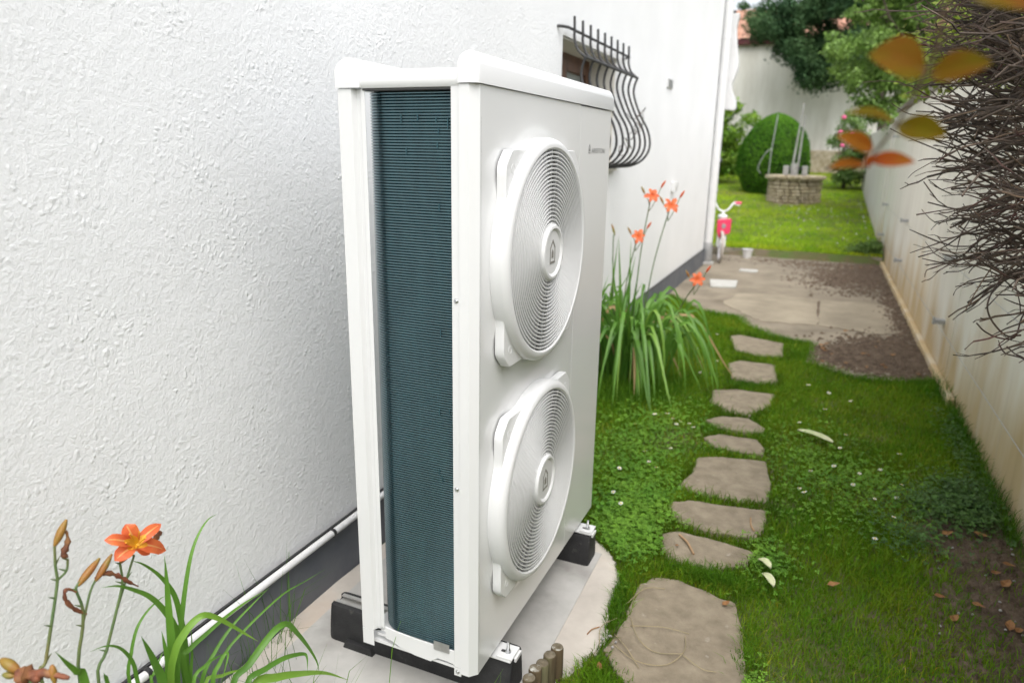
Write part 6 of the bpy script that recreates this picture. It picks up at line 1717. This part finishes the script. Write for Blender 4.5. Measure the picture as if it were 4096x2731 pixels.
DAISY = [(0.98, 0.40), (0.41, 1.72), (0.36, 1.86), (0.30, 1.60), (0.46, 1.66), (0.40, 1.25), (0.45, 2.32), (0.50, 2.30), (0.40, 2.36), (0.36, 2.40), (0.30, 2.34), (0.44, 2.25), (0.53, 2.26), (0.23, 2.18), (0.47, 1.95), (0.34, 1.35), (1.12, 1.95), (1.22, 2.05), (1.33, 2.02), (1.42, 2.10), (1.50, 1.98), (1.47, 1.85), (1.38, 1.78), (1.30, 1.90), (1.25, 2.30), (1.10, 1.72), (1.44, 1.62), (1.08, 1.75), (1.05, 2.6), (1.18, 2.9), (1.32, 3.1), (1.08, 3.35), (1.2, 3.2), (0.40, 3.3), (0.47, 3.6), (0.28, 3.9), (0.36, 4.4), (1.28, 2.5), (1.52, 2.35), (1.36, 1.4)]
for k, (a, b) in enumerate(DAISY):
    h = random.uniform(0.035, 0.055)
    o = empty('daisy', (a, b, h), 'tiny white daisy open in the clover between the heat pump and the stepping stones' if a < 0.56 else 'tiny white daisy open in the grass between the stepping stones and the garden wall', 'flower', 'daisies beside the heat pump' if a < 0.56 else 'daisies beside the garden wall')
    rot = (random.uniform(-.4, .2), random.uniform(-.3, .3), random.uniform(0, 3))
    sc_ = random.uniform(0.85, 1.25) * (1 + 0.08 * b)
    piece('petals', d_me, o, (a, b, h), rot, (sc_,) * 3); piece('eye', e_me, o, (a, b, h + 0.0005), rot, (sc_,) * 3); piece('stalk', s_me, o, (a, b, h), (0, 0, 0), (1, 1, 1.3))
nD = 90
xd = rg.normal(0.9, 0.7, nD); yd = rg.uniform(10.2, 15.5, nD); xd = np.clip(xd, -1.5, 1.75)
pD = np.stack([xd, yd, lawn_z(yd) + 0.06], 1)
o = leaf_cloud('clover_heads', pD, np.tile([0.0, -0.6, 1.0], (nD, 1)) + rg.normal(0, .2, (nD, 3)), rg.uniform(0.012, 0.024, nD), MT['daisy_white'], None, 'stuff', 0.9, np.ones(nD), rg)
tag(o, 'scattered white clover heads in the back lawn', 'flowers')

# ---------------------------------------------------------------- litter: sticks, husks, straw, dead leaves, pebbles
def stick(pts, r, name, material, label, cat):
    o = MB().tube(spline(pts, 4), r, 7).build(name, material, smooth=True)
    return tag(o, label, cat)
stick([(0.660, 1.175, 0.014), (0.700, 1.125, 0.018), (0.735, 1.060, 0.014)], 0.0042, 'stick', MT['stick'], 'pale forked stick lying on the second stepping stone', 'stick')
stick([(0.905, 1.43, 0.016), (0.913, 1.36, 0.02), (0.928, 1.33, 0.016)], 0.0032, 'stick', MT['stick'], 'short curved twig at the grass edge of the third stepping stone', 'stick')
stick([(0.505, 0.47, 0.004), (0.512, 0.495, 0.006), (0.530, 0.520, 0.004)], 0.0018, 'stick', MT['dead_leaf'], 'thin brown curved twig lying on the bare cement pad', 'stick')
sr = random.Random(12)
straws = [[(0.61, 0.60), (0.66, 0.50), (0.72, 0.47), (0.80, 0.49)], [(0.60, 0.45), (0.68, 0.40), (0.76, 0.43), (0.80, 0.50), (0.79, 0.58)], [(0.58, 0.66), (0.62, 0.76), (0.68, 0.80)], [(0.62, 0.56), (0.72, 0.585), (0.80, 0.60)], [(0.80, 0.49), (0.86, 0.45), (0.90, 0.46)], [(0.585, 0.50), (0.64, 0.44), (0.69, 0.385)], [(0.56, 0.42), (0.54, 0.50), (0.57, 0.58)]]
for k, s_ in enumerate(straws):
    o = MB().tube(spline([(a, b, 0.009 + 0.008 * (i % 2) + sr.uniform(0, .004)) for i, (a, b) in enumerate(s_)], 5), 0.0014, 5).build('straw', MT['straw'], smooth=True)
    tag(o, 'dry bent grass stalk lying on the largest stepping stone', 'straw', 'dry stalks on the largest stepping stone')
def husk(cx, cy, L_, w, ang, label, z=0.03):
    vs = []; fs = []
    for i in range(9):
        t = i / 8 - 0.5
        ww = w * (1 - (2 * t) ** 4 * 0.75)
        for j in range(5):
            q_ = j / 4 * 2 - 1
            lx_, ly_ = t * L_, q_ * ww / 2
            vs.append((cx + lx_ * math.cos(ang) - ly_ * math.sin(ang), cy + lx_ * math.sin(ang) + ly_ * math.cos(ang), z + 0.010 * abs(q_) + 0.012 * math.cos(t * 3)))
    fs = [(i * 5 + j, i * 5 + j + 1, (i + 1) * 5 + j + 1, (i + 1) * 5 + j) for i in range(8) for j in range(4)]
    o = MB().add(vs, fs).build('husk', MT['husk'], smooth=True, angle=85, fix=False)
    md = o.modifiers.new('thickness', 'SOLIDIFY'); md.thickness = 0.002
    return tag(o, label, 'husk')
husk(1.132, 2.44, 0.20, 0.05, R(-30), 'long pale green husk lying in the grass to the right of the stone path')
husk(1.005, 0.96, 0.075, 0.03, R(-58), 'torn cream husk lying beside the largest stepping stone', 0.035)
husk(0.985, 1.05, 0.06, 0.03, R(-40), 'pale green husk scrap beside the second stepping stone', 0.04)
def dead_leaf(cx, cy, z, size, rot, label, group=None):
    vs = [(-1, 0, 0), (-0.4, 0.5, 0.25), (0.4, 0.42, 0.1), (1, 0, 0.25), (0.35, -0.45, 0.3), (-0.4, -0.5, 0.05), (0, 0, -0.05)]
    P = [(cx + size * (a * math.cos(rot) - b * math.sin(rot)), cy + size * (a * math.sin(rot) + b * math.cos(rot)), z + size * c) for a, b, c in vs]
    o = MB().add(P, [(6, 0, 1), (6, 1, 2), (6, 2, 3), (6, 3, 4), (6, 4, 5), (6, 5, 0)]).build('dead_leaf', MT['dead_leaf'], fix=False)
    return tag(o, label, 'leaf', group)
dead_leaf(1.215, 1.04, 0.035, 0.024, 0.5, 'curled orange brown leaf lying alone in the grass')
dead_leaf(0.885, 0.80, 0.016, 0.018, 1.0, 'small tan leaf on the far corner of the largest stepping stone')
dead_leaf(0.585, 0.335, 0.016, 0.016, 2.0, 'small brown leaf in the grass beside the log edging')
dead_leaf(0.668, 1.09, 0.016, 0.009, 0.0, 'tiny orange leaf on the second stepping stone')
lr = random.Random(9)
for k in range(46):
    if k < 20: a, b = lr.uniform(1.15, 1.86), lr.uniform(3.9, 5.1)
    elif k < 34: a, b = lr.uniform(1.0, 1.85), lr.uniform(8.9, 9.6)
    else: a, b = lr.uniform(1.55, 1.85), lr.uniform(1.0, 1.9)
    dead_leaf(a, b, 0.026 if k < 34 else 0.012, lr.uniform(0.014, 0.032), lr.uniform(0, 6), *(('brown dead leaf on the dirt at the grass end of the patio', 'dead leaves on the patio dirt') if k < 20 else ('brown dead leaf on the patio below the kerb of the back lawn', 'dead leaves along the kerb') if k < 34 else ('brown dead leaf on the bare soil under the hedge', 'dead leaves under the hedge')))
pm = MB().lathe([(0.0, 0.5), (0.35, 0.42), (0.55, 0.1), (0.5, -0.25), (0.25, -0.45), (0.0, -0.5)], (0, 0, 0), 'z', 10)
p_me = bpy.data.meshes.new('pebble'); p_me.from_pydata(pm.v, [], pm.f); p_me.materials.append(MT['pebble']); shade(p_me, True, 70)
for k in range(24):
    if k < 5: a, b = 0.585 + lr.uniform(-.03, .03), 0.44 + lr.uniform(-.05, .07)
    else: a, b = lr.uniform(1.52, 1.86), lr.uniform(0.85, 1.8)
    o = piece('pebble', p_me, None, (a, b, 0.004 if k >= 5 else 0.010), (0, 0, lr.uniform(0, 3)), (lr.uniform(.006, .013), lr.uniform(.006, .011), lr.uniform(.005, .008)))
    tag(o, 'small grey pebble beside the log edging' if k < 5 else 'small grey pebble in the bare soil under the hedge', 'pebble', 'pebbles by the log edging' if k < 5 else 'pebbles in the soil')
